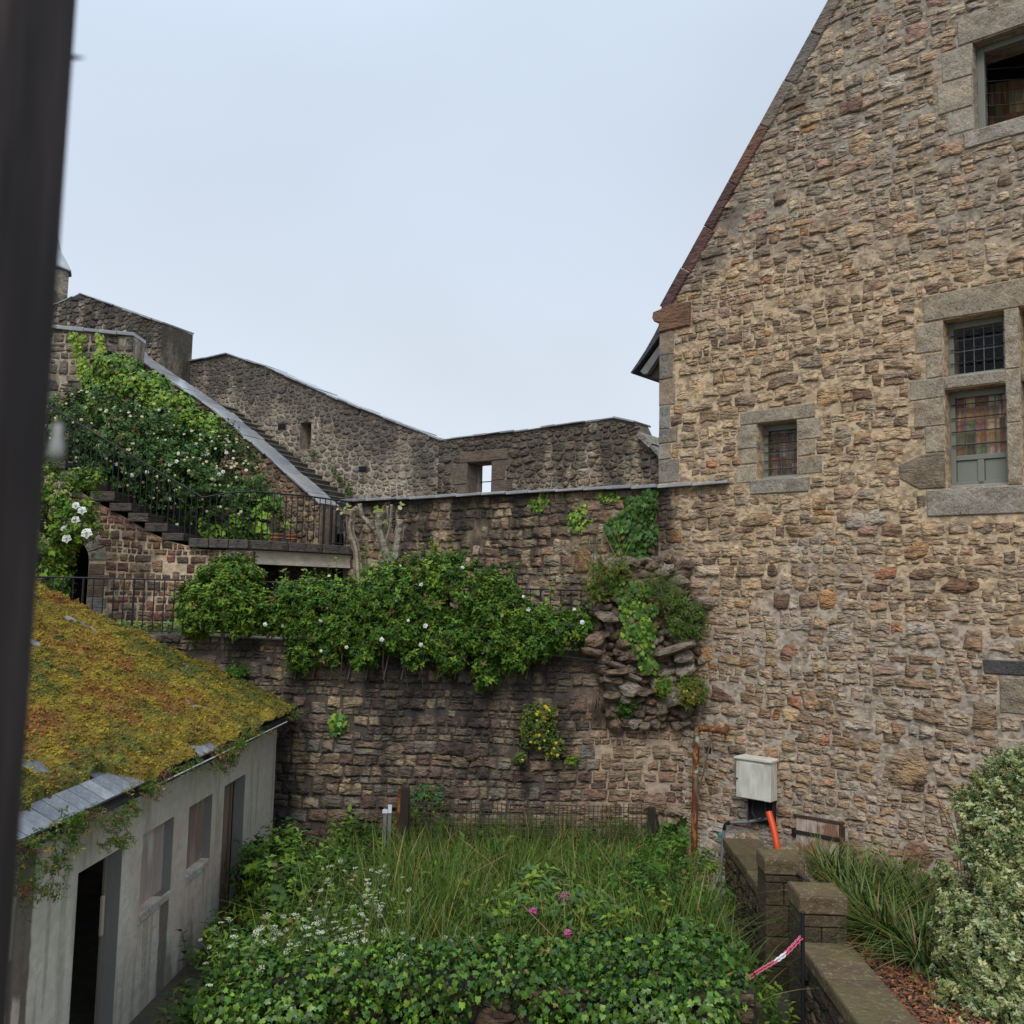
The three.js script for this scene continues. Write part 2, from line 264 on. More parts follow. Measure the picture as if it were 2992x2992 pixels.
structure('terrace', flat([[-14, -16.9], [2.4, -16.9], [-3.9, -22.75], [-4.2, -24.6], [-14, -27]], TERRACE, 0.6), std({ map: soilMap, color: new THREE.Color(2, 1.9, 1.7), bumpMap: mortarBump, bumpScale: 0.02 }));

// ---------- stone house ----------
const houseTop = [[-0.51, 9.9], [5.3, 18.2], [11.1, 9.9]];
const house = thing('stone_house', 'tall rubble stone gable house with leaded windows and steep lichen-covered coping', 'house');
G.place(house);
const gPal1 = [[150, 132, 108], [128, 110, 90], [168, 150, 126], [112, 96, 80], [150, 118, 98], [176, 160, 136], [140, 122, 96], [120, 112, 104]].map((c) => rgb(...c));
const gPal2 = [[142, 120, 92], [118, 98, 76], [100, 84, 68], [150, 118, 80], [132, 100, 74], [160, 142, 118], [96, 78, 64], [150, 128, 106], [128, 116, 100], [120, 88, 72]].map((c) => rgb(...c));
const gPal3 = [[146, 118, 84], [128, 100, 72], [156, 126, 90], [112, 84, 62], [140, 108, 82], [120, 102, 80], [150, 132, 108], [136, 96, 66], [100, 74, 58], [158, 136, 112]].map((c) => rgb(...c));
const accent = [[176, 122, 66], [168, 104, 70], [172, 166, 156], [96, 62, 54], [196, 168, 128], [158, 122, 112]].map((c) => rgb(...c));
const gMean = rgb(158, 136, 112);
const win = { small: [1.4, 2.1, 6.66, 7.6], mid: [4.37, 5.19, 7.97, 8.83], low: [4.37, 5.19, 6.34, 7.79], midR: [5.38, 6.12, 7.97, 8.83], lowR: [5.38, 6.12, 6.34, 7.79], up: [4.86, 6.3, 11.6, 12.94] };
const rb = SEED(5);
const dressed = [ // dressed granite round the openings: [u0, u1, v0, v1, name, tint]
  [1.1, 2.40, 7.605, 7.83, 'lintel'], [1.06, 1.395, 7.2, 7.59, 'jamb_block'], [1.12, 1.395, 6.93, 7.19, 'jamb_block'], [1.02, 1.395, 6.62, 6.92, 'jamb_block'], [2.105, 2.5, 7.26, 7.595, 'jamb_block'], [2.105, 2.4, 7.0, 7.25, 'jamb_block'], [2.105, 2.52, 6.7, 6.99, 'jamb_block'], [1.28, 2.3, 6.42, 6.655, 'sill'],
  [4.1, 6.6, 8.835, 9.24, 'lintel'], [3.98, 4.365, 8.37, 8.825, 'jamb_block'], [4.12, 4.365, 7.985, 8.36, 'jamb_block'], [3.88, 4.365, 7.68, 7.975, 'jamb_block'], [3.95, 4.365, 7.27, 7.67, 'jamb_block'], [4.1, 4.365, 6.88, 7.26, 'jamb_block'], [4.1, 6.6, 5.93, 6.33, 'sill'],
  [4.368, 5.187, 7.795, 7.965, 'transom'], [5.383, 6.118, 7.795, 7.965, 'transom'], [5.192, 5.378, 6.335, 7.2, 'mullion'], [5.192, 5.378, 7.21, 7.965, 'mullion'], [5.192, 5.378, 7.972, 8.83, 'mullion'], [6.125, 6.55, 6.335, 7.3, 'jamb_block'], [6.125, 6.4, 7.31, 8.1, 'jamb_block'], [6.125, 6.6, 8.11, 8.83, 'jamb_block'],
  [4.66, 6.9, 12.945, 13.34, 'lintel'], [4.42, 4.855, 12.46, 12.935, 'jamb_block'], [4.36, 4.855, 11.98, 12.45, 'jamb_block'], [4.5, 4.855, 11.605, 11.97, 'jamb_block'], [4.72, 6.9, 11.34, 11.595, 'sill'], [6.305, 6.8, 11.605, 12.4, 'jamb_block'], [6.305, 6.7, 12.41, 12.935, 'jamb_block'],
  [4.82, 5.6, 3.72, 3.92, 'dark_block'], [5.02, 5.7, 3.2, 3.68, 'jamb_block'], [4.98, 5.75, 2.3, 2.85, 'jamb_block'],  // first block stands in for a dark slot, its shade put into the colour
];
const j5 = [[4.365, 6.345], [4.365, 6.87], [4.05, 6.86], [3.7, 6.72], [3.72, 6.52], [4.0, 6.345]];
const quoins = []; { let v = 6.72, k = 0; while (v < 9.4) { const h = 0.24 + 0.26 * rb(); quoins.push([-0.515, -0.515 + (k % 2 ? 0.18 + 0.12 * rb() : 0.3 + 0.15 * rb()), v + 0.006, Math.min(v + h, 9.48), 'quoin']); v += h; k++; } }
const hatchHole = [2.05, 2.78, -0.3, 1.36], ventHole = [0.42, 0.56, 2.08, 2.2];
const houseHoles = [...dressed, ...quoins].map((d) => [d[0] - 0.008, d[1] + 0.008, d[2] - 0.008, d[3] + 0.008]).concat([[3.72, 4.46, 6.34, 6.88], win.small, win.mid, win.low, win.midR, win.lowR, win.up, [-0.62, 0.14, 9.46, 9.95], hatchHole, ventHole]);
const gMort = (u, v) => { const n = fbm(u * 0.9, v * 0.9, 11, 4) - 0.5, z = v + n * 3.4, hi = sstep(9.2, 11.5, z), lo = 1 - sstep(4.4, 5.4, z), wash = sstep(0.5, 0.62, fbm(u * 2.4, v * 2.4, 81, 4)) * (1 - sstep(1.3, 1.9, v)) * (1 - sstep(1.5, 2.6, u)); let c = mix(rgb(198, 172, 138), rgb(160, 148, 132), hi); c = mix(c, rgb(180, 164, 146), lo); return mix(c, rgb(205, 192, 176), wash); };
const houseStain = (u, v) => { const e = streak(u, v, 41), k = (1 - sstep(-0.5, 1.4, u)) * sstep(4.9, 5.9, v) * (1 - sstep(6.62, 6.68, v)); const t = sstep(0.42, 0.6, e + 0.12 * k) * k * 0.85; const d = v - (9.6 + (u + 0.5) * 1.435), m = sstep(-1.15, -0.35, d) * sstep(0.4, 0.62, fbm(u * 3, v * 3, 47, 4)) * 0.6; const lime = sstep(0.42, 0.56, fbm(u * 2.4, v * 2.4, 81, 4)) * sstep(0.35, 0.7, u) * (1 - sstep(1.7, 2.1, u)) * (1 - sstep(1.1, 1.5, v)) * 0.7; if (lime > 0.05 && lime > t && lime > m) return { c: rgb(206, 194, 178), t: lime }; return t > m ? { c: [0.022, 0.02, 0.019], t } : { c: rgb(70, 62, 54), t: m }; };
rubbleWall({ group: house, frame: G, u0: -0.51, u1: 11.1, bottom: -0.5, top: houseTop, thick: 0.75, holes: houseHoles, openings: [win.small, win.mid, win.low, win.midR, win.lowR, win.up, ventHole], h: 0.16, aspect: 1.95, jit: 0.26, split: 0.2, gap: 0.0105, relief: 0.016, cut: 0.12, rough: 0.12, coursed: 0.17, chips: 0.6, chipC: rgb(120, 100, 80), big: 0.11, seed: 4, res: 1536, most: 300, stain: houseStain,
  bigs: [[3.75, 2.3, 0.62, 0.6, rgb(150, 122, 90)], [0.1, 3.95, 0.75, 0.3, rgb(168, 150, 128)], [2.9, 1.05, 0.5, 0.32, rgb(118, 84, 66)], [3.9, 1.1, 0.5, 0.36, rgb(112, 76, 62)], [3.3, 0.8, 0.6, 0.5, rgb(132, 98, 74)], [3.4, 3.1, 0.46, 0.2, rgb(168, 156, 140)], [4.55, 4.95, 0.56, 0.26, rgb(112, 80, 58)], [4.0, 5.1, 0.4, 0.2, rgb(96, 66, 54)], [3.95, 5.45, 0.36, 0.3, rgb(146, 104, 66)], [3.05, 5.9, 0.4, 0.26, rgb(176, 164, 150)], [1.95, 3.85, 0.32, 0.3, rgb(134, 84, 60)], [0.45, 3.75, 0.34, 0.32, rgb(176, 130, 76)], [3.3, 5.95, 0.5, 0.28, rgb(170, 160, 148)], [1.3, 11.35, 0.36, 0.32, rgb(178, 162, 138)], [0.9, 10.3, 0.42, 0.22, rgb(186, 156, 122)], [3.2, 11.9, 0.42, 0.34, rgb(190, 160, 122)], [3.75, 12.75, 0.52, 0.24, rgb(178, 168, 152)], [-0.15, 6.9, 0.6, 0.28, rgb(196, 142, 78)], [4.6, 14.25, 0.4, 0.3, rgb(180, 168, 146)]],
  mort: gMort, pal: (u, v, r) => { if (r() < 0.055) return mix(pick(accent, r()), gMean, 0.35); const z = v + (r() - 0.5) * 2, p = z > 10.2 ? gPal1 : z > 5 ? gPal2 : gPal3, k = 0.8 + 0.44 * r(), c = mix(pick(p, r()), gMean, 0.5).map((x) => x * k * 1.12); return r() < 0.5 ? mix(c, gMort(u, v), 0.3 + 0.35 * r()) : c; } });
for (const [a, b, c, d, n] of [...dressed, ...quoins]) {
  const sill = n === 'sill', sh = slab(rect(a, b, c, d, n === 'mullion' || n === 'transom' ? 0.003 : 0.011, rb), n === 'quoin' ? 0.5 : n === 'mullion' || n === 'transom' ? 0.3 : 0.34, sill ? 0.03 : 0.012 + 0.012 * rb(), 0.014);
  const k = 0.86 + 0.3 * rb(); const t = n === 'quoin' ? pick([[0.44, 0.4, 0.34], [0.4, 0.36, 0.31], [0.42, 0.31, 0.22], [0.38, 0.32, 0.25]], rb()) : n === 'dark_block' ? [0.1, 0.09, 0.085] : sill ? [0.5, 0.435, 0.345] : pick([[0.54, 0.44, 0.32], [0.52, 0.43, 0.325], [0.47, 0.375, 0.265]], rb());
  M.gr = M.gr || {}; const key = t.join() + Math.round(k * 8); M.gr[key] = M.gr[key] || std({ color: new THREE.Color().setRGB(...t.map((x) => x * Math.round(k * 8) / 8)), map: graniteMap, bumpMap: mortarBump, bumpScale: 0.03, roughness: 0.9 });
  obj(n === 'dark_block' ? 'slot_shade_block' : n, sh, M.gr[key], house);
}
obj('jamb_block', slab(j5, 0.34, 0.02, 0.014), std({ color: new THREE.Color().setRGB(0.31, 0.235, 0.16), map: graniteMap, bumpMap: stoneBump, bumpScale: 0.03 }), house);
// sloping coping stones and the kneeler that carries them
const lichenMap = tex(256, (x, y) => { let v = 0, am = 0.5, t = 0, q = 6; for (let i = 0; i < 5; i++) { v += am * vnoise(x * q, y * q, 400 + i, q, q); t += am; q *= 2; am *= 0.65; } v /= t; const w = 0.45 + 0.9 * v; return grey(toS(clamp(w * 0.75))); });
const copeMat = [[0.13, 0.062, 0.05], [0.17, 0.085, 0.055], [0.10, 0.05, 0.045], [0.2, 0.155, 0.115], [0.16, 0.135, 0.11], [0.2, 0.1, 0.055]].map((c) => std({ color: new THREE.Color().setRGB(...c.map((x) => x * 1.4)), map: lichenMap, bumpMap: stoneBump, bumpScale: 0.06 }));
{ const du = 5.81, dv = 8.3, l = Math.hypot(du, dv), tx = du / l, ty = dv / l; let s = 0.06; let k = 0;
  while (s < l - 0.4) { const w = 0.55 + 0.5 * rb(), e = Math.min(s + w, l), th = 0.15 + 0.08 * rb(), o = 0.02 + 0.03 * rb(); const P = (q, d) => [-0.51 + tx * q + ty * d, 9.9 + ty * q - tx * d];
    obj('coping_stone', slab([P(s + 0.004, -o), P(s + 0.004, th), P(e - 0.004, th), P(e - 0.004, -o)], 0.5, 0.03 + 0.02 * rb(), 0.02), copeMat[s < 3.4 ? (k % 4 === 3 ? 1 : k % 2 ? 0 : 2) : 3 + (k % 2)], house); s = e; k++; }
  const m = obj('coping_stones', join([0.4, 2, 3.6, 5.2, 6.8, 8.4].map((q) => { const P = (a, d) => [11.1 - tx * a - ty * d, 9.9 + ty * a - tx * d]; return slab([P(q, 0.3), P(q, -0.03), P(q + 1.58, -0.03), P(q + 1.58, 0.3)], 0.5, 0.035, 0.02); })), copeMat[4], house); m.userData.kind = 'stuff';
  obj('kneeler', slab([[-0.66, 9.78], [-0.62, 9.7], [-0.52, 9.66], [-0.52, 9.48], [0.12, 9.5], [0.13, 9.93], [-0.3, 9.97], [-0.46, 9.91], [-0.64, 9.88]], 0.55, 0.055, 0.02), copeMat[5], house);
}
// the rest of the house volume: side walls, back gable, roof, floor
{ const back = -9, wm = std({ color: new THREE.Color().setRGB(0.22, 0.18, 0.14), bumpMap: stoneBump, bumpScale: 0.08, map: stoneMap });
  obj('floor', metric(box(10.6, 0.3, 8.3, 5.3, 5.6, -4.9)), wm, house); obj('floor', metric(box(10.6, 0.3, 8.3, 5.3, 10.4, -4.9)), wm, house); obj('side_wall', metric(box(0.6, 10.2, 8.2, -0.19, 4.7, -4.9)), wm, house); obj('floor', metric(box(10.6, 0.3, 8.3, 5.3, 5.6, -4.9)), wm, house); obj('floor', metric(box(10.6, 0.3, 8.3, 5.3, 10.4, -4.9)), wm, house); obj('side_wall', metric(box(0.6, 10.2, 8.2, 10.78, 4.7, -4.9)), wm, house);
  obj('back_gable', slab([[-0.5, -0.4], [11.1, -0.4], [11.1, 9.8], [5.3, 18.05], [-0.5, 9.8]], 0.5, back, 0), wm, house);
  const sl = std({ color: new THREE.Color().setRGB(0.05, 0.05, 0.058), roughness: 0.6, bumpMap: stoneBump, bumpScale: 0.02 });
  const tx = 0.5735, ty = 0.8192; const P = (q, d) => [-0.51 + tx * q + ty * d, 9.72 + ty * q - tx * d];
  obj('roof_slope', slab([P(-0.2, 0.02), P(10.2, 0.02), P(10.2, 0.22), P(-0.2, 0.22)], 8.1, -0.62, 0.01), sl, house);
  const Q = (q, d) => [11.1 - tx * q - ty * d, 9.72 + ty * q - tx * d];
  obj('roof_slope', slab([Q(-0.2, 0.22), Q(10.2, 0.22), Q(10.2, 0.02), Q(-0.2, 0.02)], 8.1, -0.62, 0.01), sl, house);
  const ge = (x, y, d) => new Frame(G.o.x + G.n.x * d, G.o.z + G.n.z * d, 0.75, 0.66).uv(x, y); const eave = [ge(1930, 950, -0.5), ge(1916, 978, -0.5), ge(1890, 1024, -0.5), ge(1868, 1058, -0.5), ge(1846, 1090, -0.5), ge(1850, 1093, -0.5), ge(1875, 1062, -0.5), ge(1930, 985, -0.5)];
  obj('roof_eave', slab(eave, 8.0, -0.45, 0.004), sl, house);
  obj('rafter_end', slab([ge(1930, 1005, -0.55), ge(1872, 1086, -0.55), ge(1882, 1094, -0.55), ge(1893, 1092, -0.55), ge(1930, 1035, -0.55)], 0.12, -0.53, 0.004), std({ color: new THREE.Color().setRGB(0.3, 0.31, 0.31), map: lichenMap }), house);
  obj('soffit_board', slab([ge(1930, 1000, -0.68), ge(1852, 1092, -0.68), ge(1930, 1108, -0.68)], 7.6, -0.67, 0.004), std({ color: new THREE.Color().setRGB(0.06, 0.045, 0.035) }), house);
}
// windows: painted frame, lead cames, panes, iron bars, patchwork curtain
const frameMat = std({ color: new THREE.Color().setRGB(0.2, 0.205, 0.165), roughness: 0.6 });
const frameSill = std({ color: new THREE.Color().setRGB(0.27, 0.28, 0.24), roughness: 0.55 });
const leadMat = std({ color: new THREE.Color().setRGB(0.12, 0.12, 0.13), roughness: 0.6 });
const glassMat = phys({ color: 0xffffff, transmission: 1, thickness: 0, roughness: 0.04, ior: 1.28, side: THREE.DoubleSide });
const clothTex = (seed, cols, rows, dim) => { const r = SEED(seed), pal = [[138, 84, 58], [176, 128, 84], [116, 108, 66], [160, 104, 96], [190, 166, 122], [100, 76, 56], [124, 126, 90], [196, 180, 164], [160, 116, 70], [92, 84, 56]], cells = []; for (let i = 0; i < cols * rows; i++) cells.push([pick(pal, r()), pick(pal, r()), r()]); return tex(128, (x, y) => { const c = cells[Math.min(rows - 1, Math.floor(y * rows)) * cols + Math.min(cols - 1, Math.floor(x * cols))], f = fbm(x * cols * 4, y * 2, seed, 3), k = dim * (0.72 + 0.5 * f); return mix(c[0], c[1], sstep(0.45, 0.6, f) * 0.6).map((v) => v * k); }, true, false); };
function windowUnit(q, o) {
  const [u0, u1, v0, v1] = q, z = -0.27, g = new THREE.Group(); g.name = 'window'; house.add(g);
  const fw = 0.075, w = u1 - u0, panelTop = o.panel ? v0 + (v1 - v0) * 0.345 : v0 + 0.085, t = 0.07;
  const fr = [rbox(fw, v1 - v0, t, 0.008, u0 + fw / 2, (v0 + v1) / 2, z), rbox(fw, v1 - v0, t, 0.008, u1 - fw / 2, (v0 + v1) / 2, z), rbox(w - 2 * fw, 0.1, t - 0.004, 0.008, (u0 + u1) / 2, v1 - 0.05, z), rbox(w - 2 * fw, 0.075, t - 0.004, 0.008, (u0 + u1) / 2, panelTop - 0.04, z)];
  obj('frame', join(fr), frameMat, g);
  obj('sill_board', join([rbox(w - 0.004, 0.05, 0.14, 0.012, (u0 + u1) / 2, v0 + 0.028, z + 0.045)]), frameSill, g);
  if (o.panel) { const mu = (u0 + u1) / 2; obj('panel_frame', join([rbox(0.09, panelTop - v0 - 0.12, t - 0.006, 0.008, mu, (v0 + panelTop) / 2 - 0.02, z), rbox(w - 2 * fw, 0.06, t - 0.006, 0.006, mu, v0 + 0.08, z)]), frameMat, g);
    for (const s of [-1, 1]) obj('panel', rbox(w / 2 - fw - 0.05, panelTop - v0 - 0.12, 0.03, 0.01, mu + s * (w / 4 - fw / 2 + 0.022), (v0 + panelTop) / 2 - 0.02, z - 0.01), frameMat, g); }
  const a = u0 + fw, b = u1 - fw, c = panelTop - 0.003, d = v1 - 0.1;
  for (let i = 0; i < o.cols; i++) for (let j = 0; j < o.rows; j++) { const pw = (b - a) / o.cols, ph = (d - c) / o.rows; const p = obj('pane', new THREE.PlaneGeometry(pw - 0.004, ph - 0.004), glassMat, g); p.position.set(a + (i + 0.5) * pw, c + (j + 0.5) * ph, z - 0.012); p.rotation.set((rb() - 0.5) * 0.02, (rb() - 0.5) * 0.02, 0); }
  const cames = []; for (let i = 1; i < o.cols; i++) cames.push(box(0.012, d - c, 0.012, a + (b - a) * i / o.cols, (c + d) / 2, z - 0.012)); for (let j = 1; j < o.rows; j++) cames.push(box(b - a, 0.012, 0.0125, (a + b) / 2, c + (d - c) * j / o.rows, z - 0.012));
  obj('lead_cames', join(cames), leadMat, g);
  for (let j = 1; j <= o.bars; j++) { const y = c + (d - c) * (j - 0.28 + (o.bo || 0)) / (o.bars + 0.25); obj('iron_bar', bar(V(u0 + 0.03, y, z + 0.06), V(u1 - 0.012, y, z + 0.06), 0.008, 6), M.iron, g); }
  if (o.cloth) { const cg = new THREE.PlaneGeometry(b - a + 0.1, d - c + 0.1, 40, 1), p = cg.attributes.position; for (let i = 0; i < p.count; i++) p.setZ(i, 0.012 * Math.sin(p.getX(i) * 46 + 2 * Math.sin(p.getX(i) * 11))); cg.computeVertexNormals(); const m = obj('curtain', cg, std({ map: o.cloth, roughness: 0.95 }), g); m.position.set((a + b) / 2, (c + d) / 2, z - 0.06); }
  
}
windowUnit(win.small, { cols: 5, rows: 6, bars: 5, cloth: clothTex(31, 6, 7, 0.8) });
windowUnit(win.mid, { cols: 5, rows: 4, bars: 3 });
windowUnit(win.low, { cols: 5, rows: 5, bars: 4, panel: true, cloth: clothTex(12, 5, 5, 1.05) });
windowUnit(win.midR, { cols: 5, rows: 4, bars: 3 });
windowUnit(win.lowR, { cols: 5, rows: 5, bars: 4, panel: true, cloth: clothTex(14, 5, 5, 0.8) });
{ // upper opening: a leaf standing open inwards, dark room behind
  const g = new THREE.Group(); g.name = 'open_window'; house.add(g); const [u0, u1, v0, v1] = win.up;
  obj('frame', join([rbox(0.1, v1 - v0, 0.08, 0.008, u0 + 0.05, (v0 + v1) / 2, -0.24), rbox(0.1, v1 - v0, 0.08, 0.008, u1 - 0.05, (v0 + v1) / 2, -0.24), rbox(u1 - u0 - 0.2, 0.09, 0.076, 0.008, (u0 + u1) / 2, v1 - 0.045, -0.24)]), frameMat, g);
  
  const c = obj('curtain', new THREE.PlaneGeometry(0.75, v1 - v0 - 0.1), std({ map: clothTex(22, 8, 7, 0.9), roughness: 0.95 }), g); c.position.set(u0 + 0.3, (v0 + v1) / 2 - 0.12, -1.15); c.rotation.y = 0.35;
  for (let j = 0; j < 6; j++) obj('iron_bar', bar(V(u0 + 0.08, v0 + 0.1 + j * 0.19, -0.34), V(u0 + 0.72, v0 + 0.1 + j * 0.19, -0.72), 0.008, 6), M.iron, g);
}
// ---------- retaining wall below the terrace ----------
const rPal = [[126, 112, 94], [110, 98, 82], [138, 122, 98], [116, 98, 84], [100, 88, 76], [144, 128, 104], [126, 106, 90], [116, 108, 96], [104, 84, 74]].map((c) => rgb(...c));
const pale = [[152, 132, 110], [144, 120, 98], [136, 114, 92], [136, 108, 92], [158, 140, 118]].map((c) => rgb(...c));
const bStain = (u, v) => { const e = streak(u, v, 141), right = sstep(-2.6, -1.0, u + (fbm(u, v, 7, 3) - 0.5) * 1.5), up = sstep(1.2, 3.4, v) * 0.1; return { c: [0.02, 0.018, 0.018], t: sstep(0.46, 0.66, e + up) * 0.8 * (1 - 0.85 * right) }; };
const topB = [[-10, 3.82], [-8.4, 3.84], [-6, 3.76], [-3, 3.66], [-2, 3.62], [-1.25, 3.55], [-0.9, 3.2], [0.35, 3.15]];
rubbleWall({ name: 'retaining_wall', label: 'dark damp rubble retaining wall below the railed terrace, beside the shed', category: 'wall', frame: B, u0: -10, u1: 0.35, bottom: -0.3, top: topB, thick: 0.7, h: 0.165, aspect: 1.75, coursed: 0.1, split: 0.14, gap: 0.008, relief: 0.03, big: 0.08, seed: 21, most: 300, cut: 0.1, rough: 0.08, hidden: (u) => u < -6.9,
  bigs: [[-4.9, 1.95, 0.36, 0.3, rgb(128, 110, 88)], [-3.6, 2.0, 0.3, 0.3, rgb(120, 100, 84)], [-0.45, 1.2, 0.45, 0.34, rgb(138, 112, 96)], [-1.2, 1.05, 0.4, 0.3, rgb(132, 112, 90)]],
  stain: bStain, mort: (u, v) => mix(rgb(88, 78, 68), rgb(178, 156, 132), sstep(-2.4, -0.9, u + (fbm(u * 1.5, v * 1.5, 17, 4) - 0.5) * 2.2)),
  pal: (u, v, r) => { const k = 0.78 + 0.5 * r(); return pick(u > -1.9 + (r() - 0.5) * 1.6 ? pale : rPal, r()).map((x) => x * k); } });

// ---------- wall along the terrace, in line with the gable ----------
const uPal = [[138, 120, 98], [120, 104, 86], [152, 132, 106], [108, 94, 78], [130, 106, 86], [160, 142, 118], [106, 92, 78], [140, 114, 92]].map((c) => rgb(...c));
const uTop = [[-9.3, 6.8], [-7, 6.74], [-4, 6.7], [-0.52, 6.62]];
const uStain = (u, v) => { const e = streak(u, v, 241), up = sstep(5.4, 6.7, v) * 0.12, rt = sstep(-2.5, -0.6, u); return { c: [0.02, 0.019, 0.018], t: sstep(0.47, 0.66, e + up) * 0.78 * (1 - 0.4 * rt) }; };
const C = new Frame(G.o.x + G.n.x * 0.03, G.o.z + G.n.z * 0.03, 0.75, 0.66);
const upper = rubbleWall({ name: 'terrace_wall', label: 'old rubble wall behind the hedge with slate coping, running to the house', category: 'wall', frame: C, u0: -9.3, u1: -0.52, bottom: TERRACE - 0.3, top: uTop, thick: 0.6, h: 0.17, aspect: 1.65, jit: 0.26, split: 0.14, coursed: 0.15, gap: 0.009, relief: 0.034, big: 0.1, seed: 33, most: 260, cut: 0.13, stain: uStain, hidden: (u, v) => v < 4.4,
  bigs: [[-2.15, 5.35, 0.4, 0.5, rgb(140, 102, 72)], [-3.2, 4.9, 0.5, 0.26, rgb(150, 126, 98)], [-4.0, 5.4, 0.55, 0.24, rgb(142, 118, 90)]],
  mort: (u, v) => mix(rgb(84, 72, 60), rgb(136, 118, 96), sstep(0.4, 0.6, fbm(u, v, 19, 4) + 0.1 * sstep(-4, -1, u))), pal: tone(uPal) });
const slateMat = [[0.45, 0.46, 0.475], [0.52, 0.52, 0.51], [0.39, 0.4, 0.42]].map((c) => phys({ color: new THREE.Color().setRGB(...c), map: lichenMap, bumpMap: stoneBump, bumpScale: 0.008, roughness: 0.32, clearcoat: 0.8, clearcoatRoughness: 0.15 }));
{ const r = SEED(61); for (let u = -9.4; u < 0.9;) { const w = 0.35 + 0.4 * r(), e = Math.min(0.92, u + w), v = topAt([...uTop, [0.9, 6.6]], (u + e) / 2)[0]; const g = rbox(e - u - 0.006, 0.045 + 0.02 * r(), u < -0.5 ? 0.78 : 0.2, 0.01, 0, 0, 0); const m = obj('coping_slate', metric(g), slateMat[Math.floor(r() * 3)], upper); m.position.set((u + e) / 2, v + 0.035 + 0.012 * r(), u < -0.5 ? -0.24 + 0.05 * r() : 0.0); m.rotation.set(0.03 * (r() - 0.5), 0.04 * (r() - 0.5), 0.03 * (r() - 0.5)); u = e; } }

// ---------- far ramparts ----------
const dPal = [[148, 138, 122], [134, 126, 114], [158, 146, 128], [124, 116, 106], [142, 130, 114], [162, 152, 138], [136, 122, 110]].map((c) => rgb(...c));
const uvD = (x, y) => DW.uv(x, y), dTop = [uvD(300, 1110), uvD(480, 1075), uvD(665, 1037), uvD(780, 1075), uvD(990, 1170), uvD(1160, 1238), uvD(1290, 1288)]; dTop.push([dTop[6][0] + 0.2, dTop[6][1] - 0.05]);
const dStain = (u, v) => { const t = topAt(dTop, u)[0] - v, e = streak(u, v, 341); return { c: [0.022, 0.021, 0.02], t: sstep(0.44, 0.64, e + 0.22 * (1 - sstep(0.1, 1.5, t))) * 0.62 * (1 - 0.75 * sstep(0.6, 2.2, t)) }; };
const niche = (() => { const [a, b] = uvD(878, 1235), [c, d] = uvD(907, 1312); return [a, c, d, b]; })();
const dWall = rubbleWall({ name: 'rampart_wall', label: 'tall grey rubble rampart with a sloping slate-topped crest beside the far stair', category: 'wall', frame: DW, u0: dTop[0][0], u1: dTop[7][0], bottom: TERRACE - 0.2, top: dTop, thick: 0.8, holes: [niche], openings: [niche], h: 0.15, aspect: 1.5, jit: 0.3, split: 0.16, gap: 0.015, relief: 0.02, seed: 43, most: 300, nRest: 8, stain: dStain, hidden: (u, v) => { const q = project(DW.at(u, v)); return q[0] < 560 || q[1] > 1460 + (1290 - q[0]) * 0; },
  mort: (u, v) => mix(rgb(186, 170, 150), rgb(146, 134, 118), sstep(0.42, 0.6, fbm(u * 0.7, v * 0.7, 23, 4) + 0.1 * (1 - sstep(0, 2.2, topAt(dTop, u)[0] - v)))), pal: tone(dPal) });
obj('niche_back', slab(rect(niche[0], niche[1], niche[2], niche[3]), 0.1, -0.34, 0), std({ color: new THREE.Color().setRGB(0.16, 0.115, 0.085), map: stoneMap, bumpMap: stoneBump, bumpScale: 0.05 }), dWall);
for (const [x, y, X, Y] of [[815, 1238, 837, 1254], [1051, 1363, 1074, 1377]]) { const [a, b] = uvD(x, y), [c, d] = uvD(X, Y); const t = tag(DW.place(new THREE.Group()), x < 900 ? 'small dark vent slot in rampart beside the niche' : 'small dark vent slot in rampart right of the far stair', 'vent', 'vent slots in the rampart'); t.name = numbered('wall_vent'); scene.add(t); obj('vent_frame', slab(rect(a, c, d, b), 0.08, 0.05, 0.008), std({ color: new THREE.Color().setRGB(0.03, 0.032, 0.038), roughness: 0.5 }), t); for (let i = 0; i < 3; i++) obj('vent_slat', box(c - a - 0.03, 0.012, 0.02, (a + c) / 2, d + (b - d) * (i + 1) / 4, 0.058), M.iron, t); }
const copeLine = (frame, line, parent, seed, w, z, list = slateMat, th = 0.05) => { const r = SEED(seed); for (let i = 0; i < line.length - 1; i++) { const [a, b] = [line[i], line[i + 1]], L = Math.hypot(b[0] - a[0], b[1] - a[1]), n = Math.max(1, Math.round(L / 0.42)), an = Math.atan2(b[1] - a[1], b[0] - a[0]); for (let k = 0; k < n; k++) { const t = (k + 0.5) / n, m = obj('coping_slate', metric(rbox(L / n + 0.05 * r(), th * (0.7 + 0.6 * r()), w * (0.92 + 0.14 * r()), 0.012)), pick(list, r()), parent); m.position.set(lerp(a[0], b[0], t), lerp(a[1], b[1], t) + th * 0.5 + 0.015 * r(), z + 0.04 * (r() - 0.5)); m.rotation.set(0.03 * (r() - 0.5), 0.03 * (r() - 0.5), an + 0.05 * (r() - 0.5)); } } };
copeLine(DW, dTop.slice(1), dWall, 71, 0.95, -0.4);

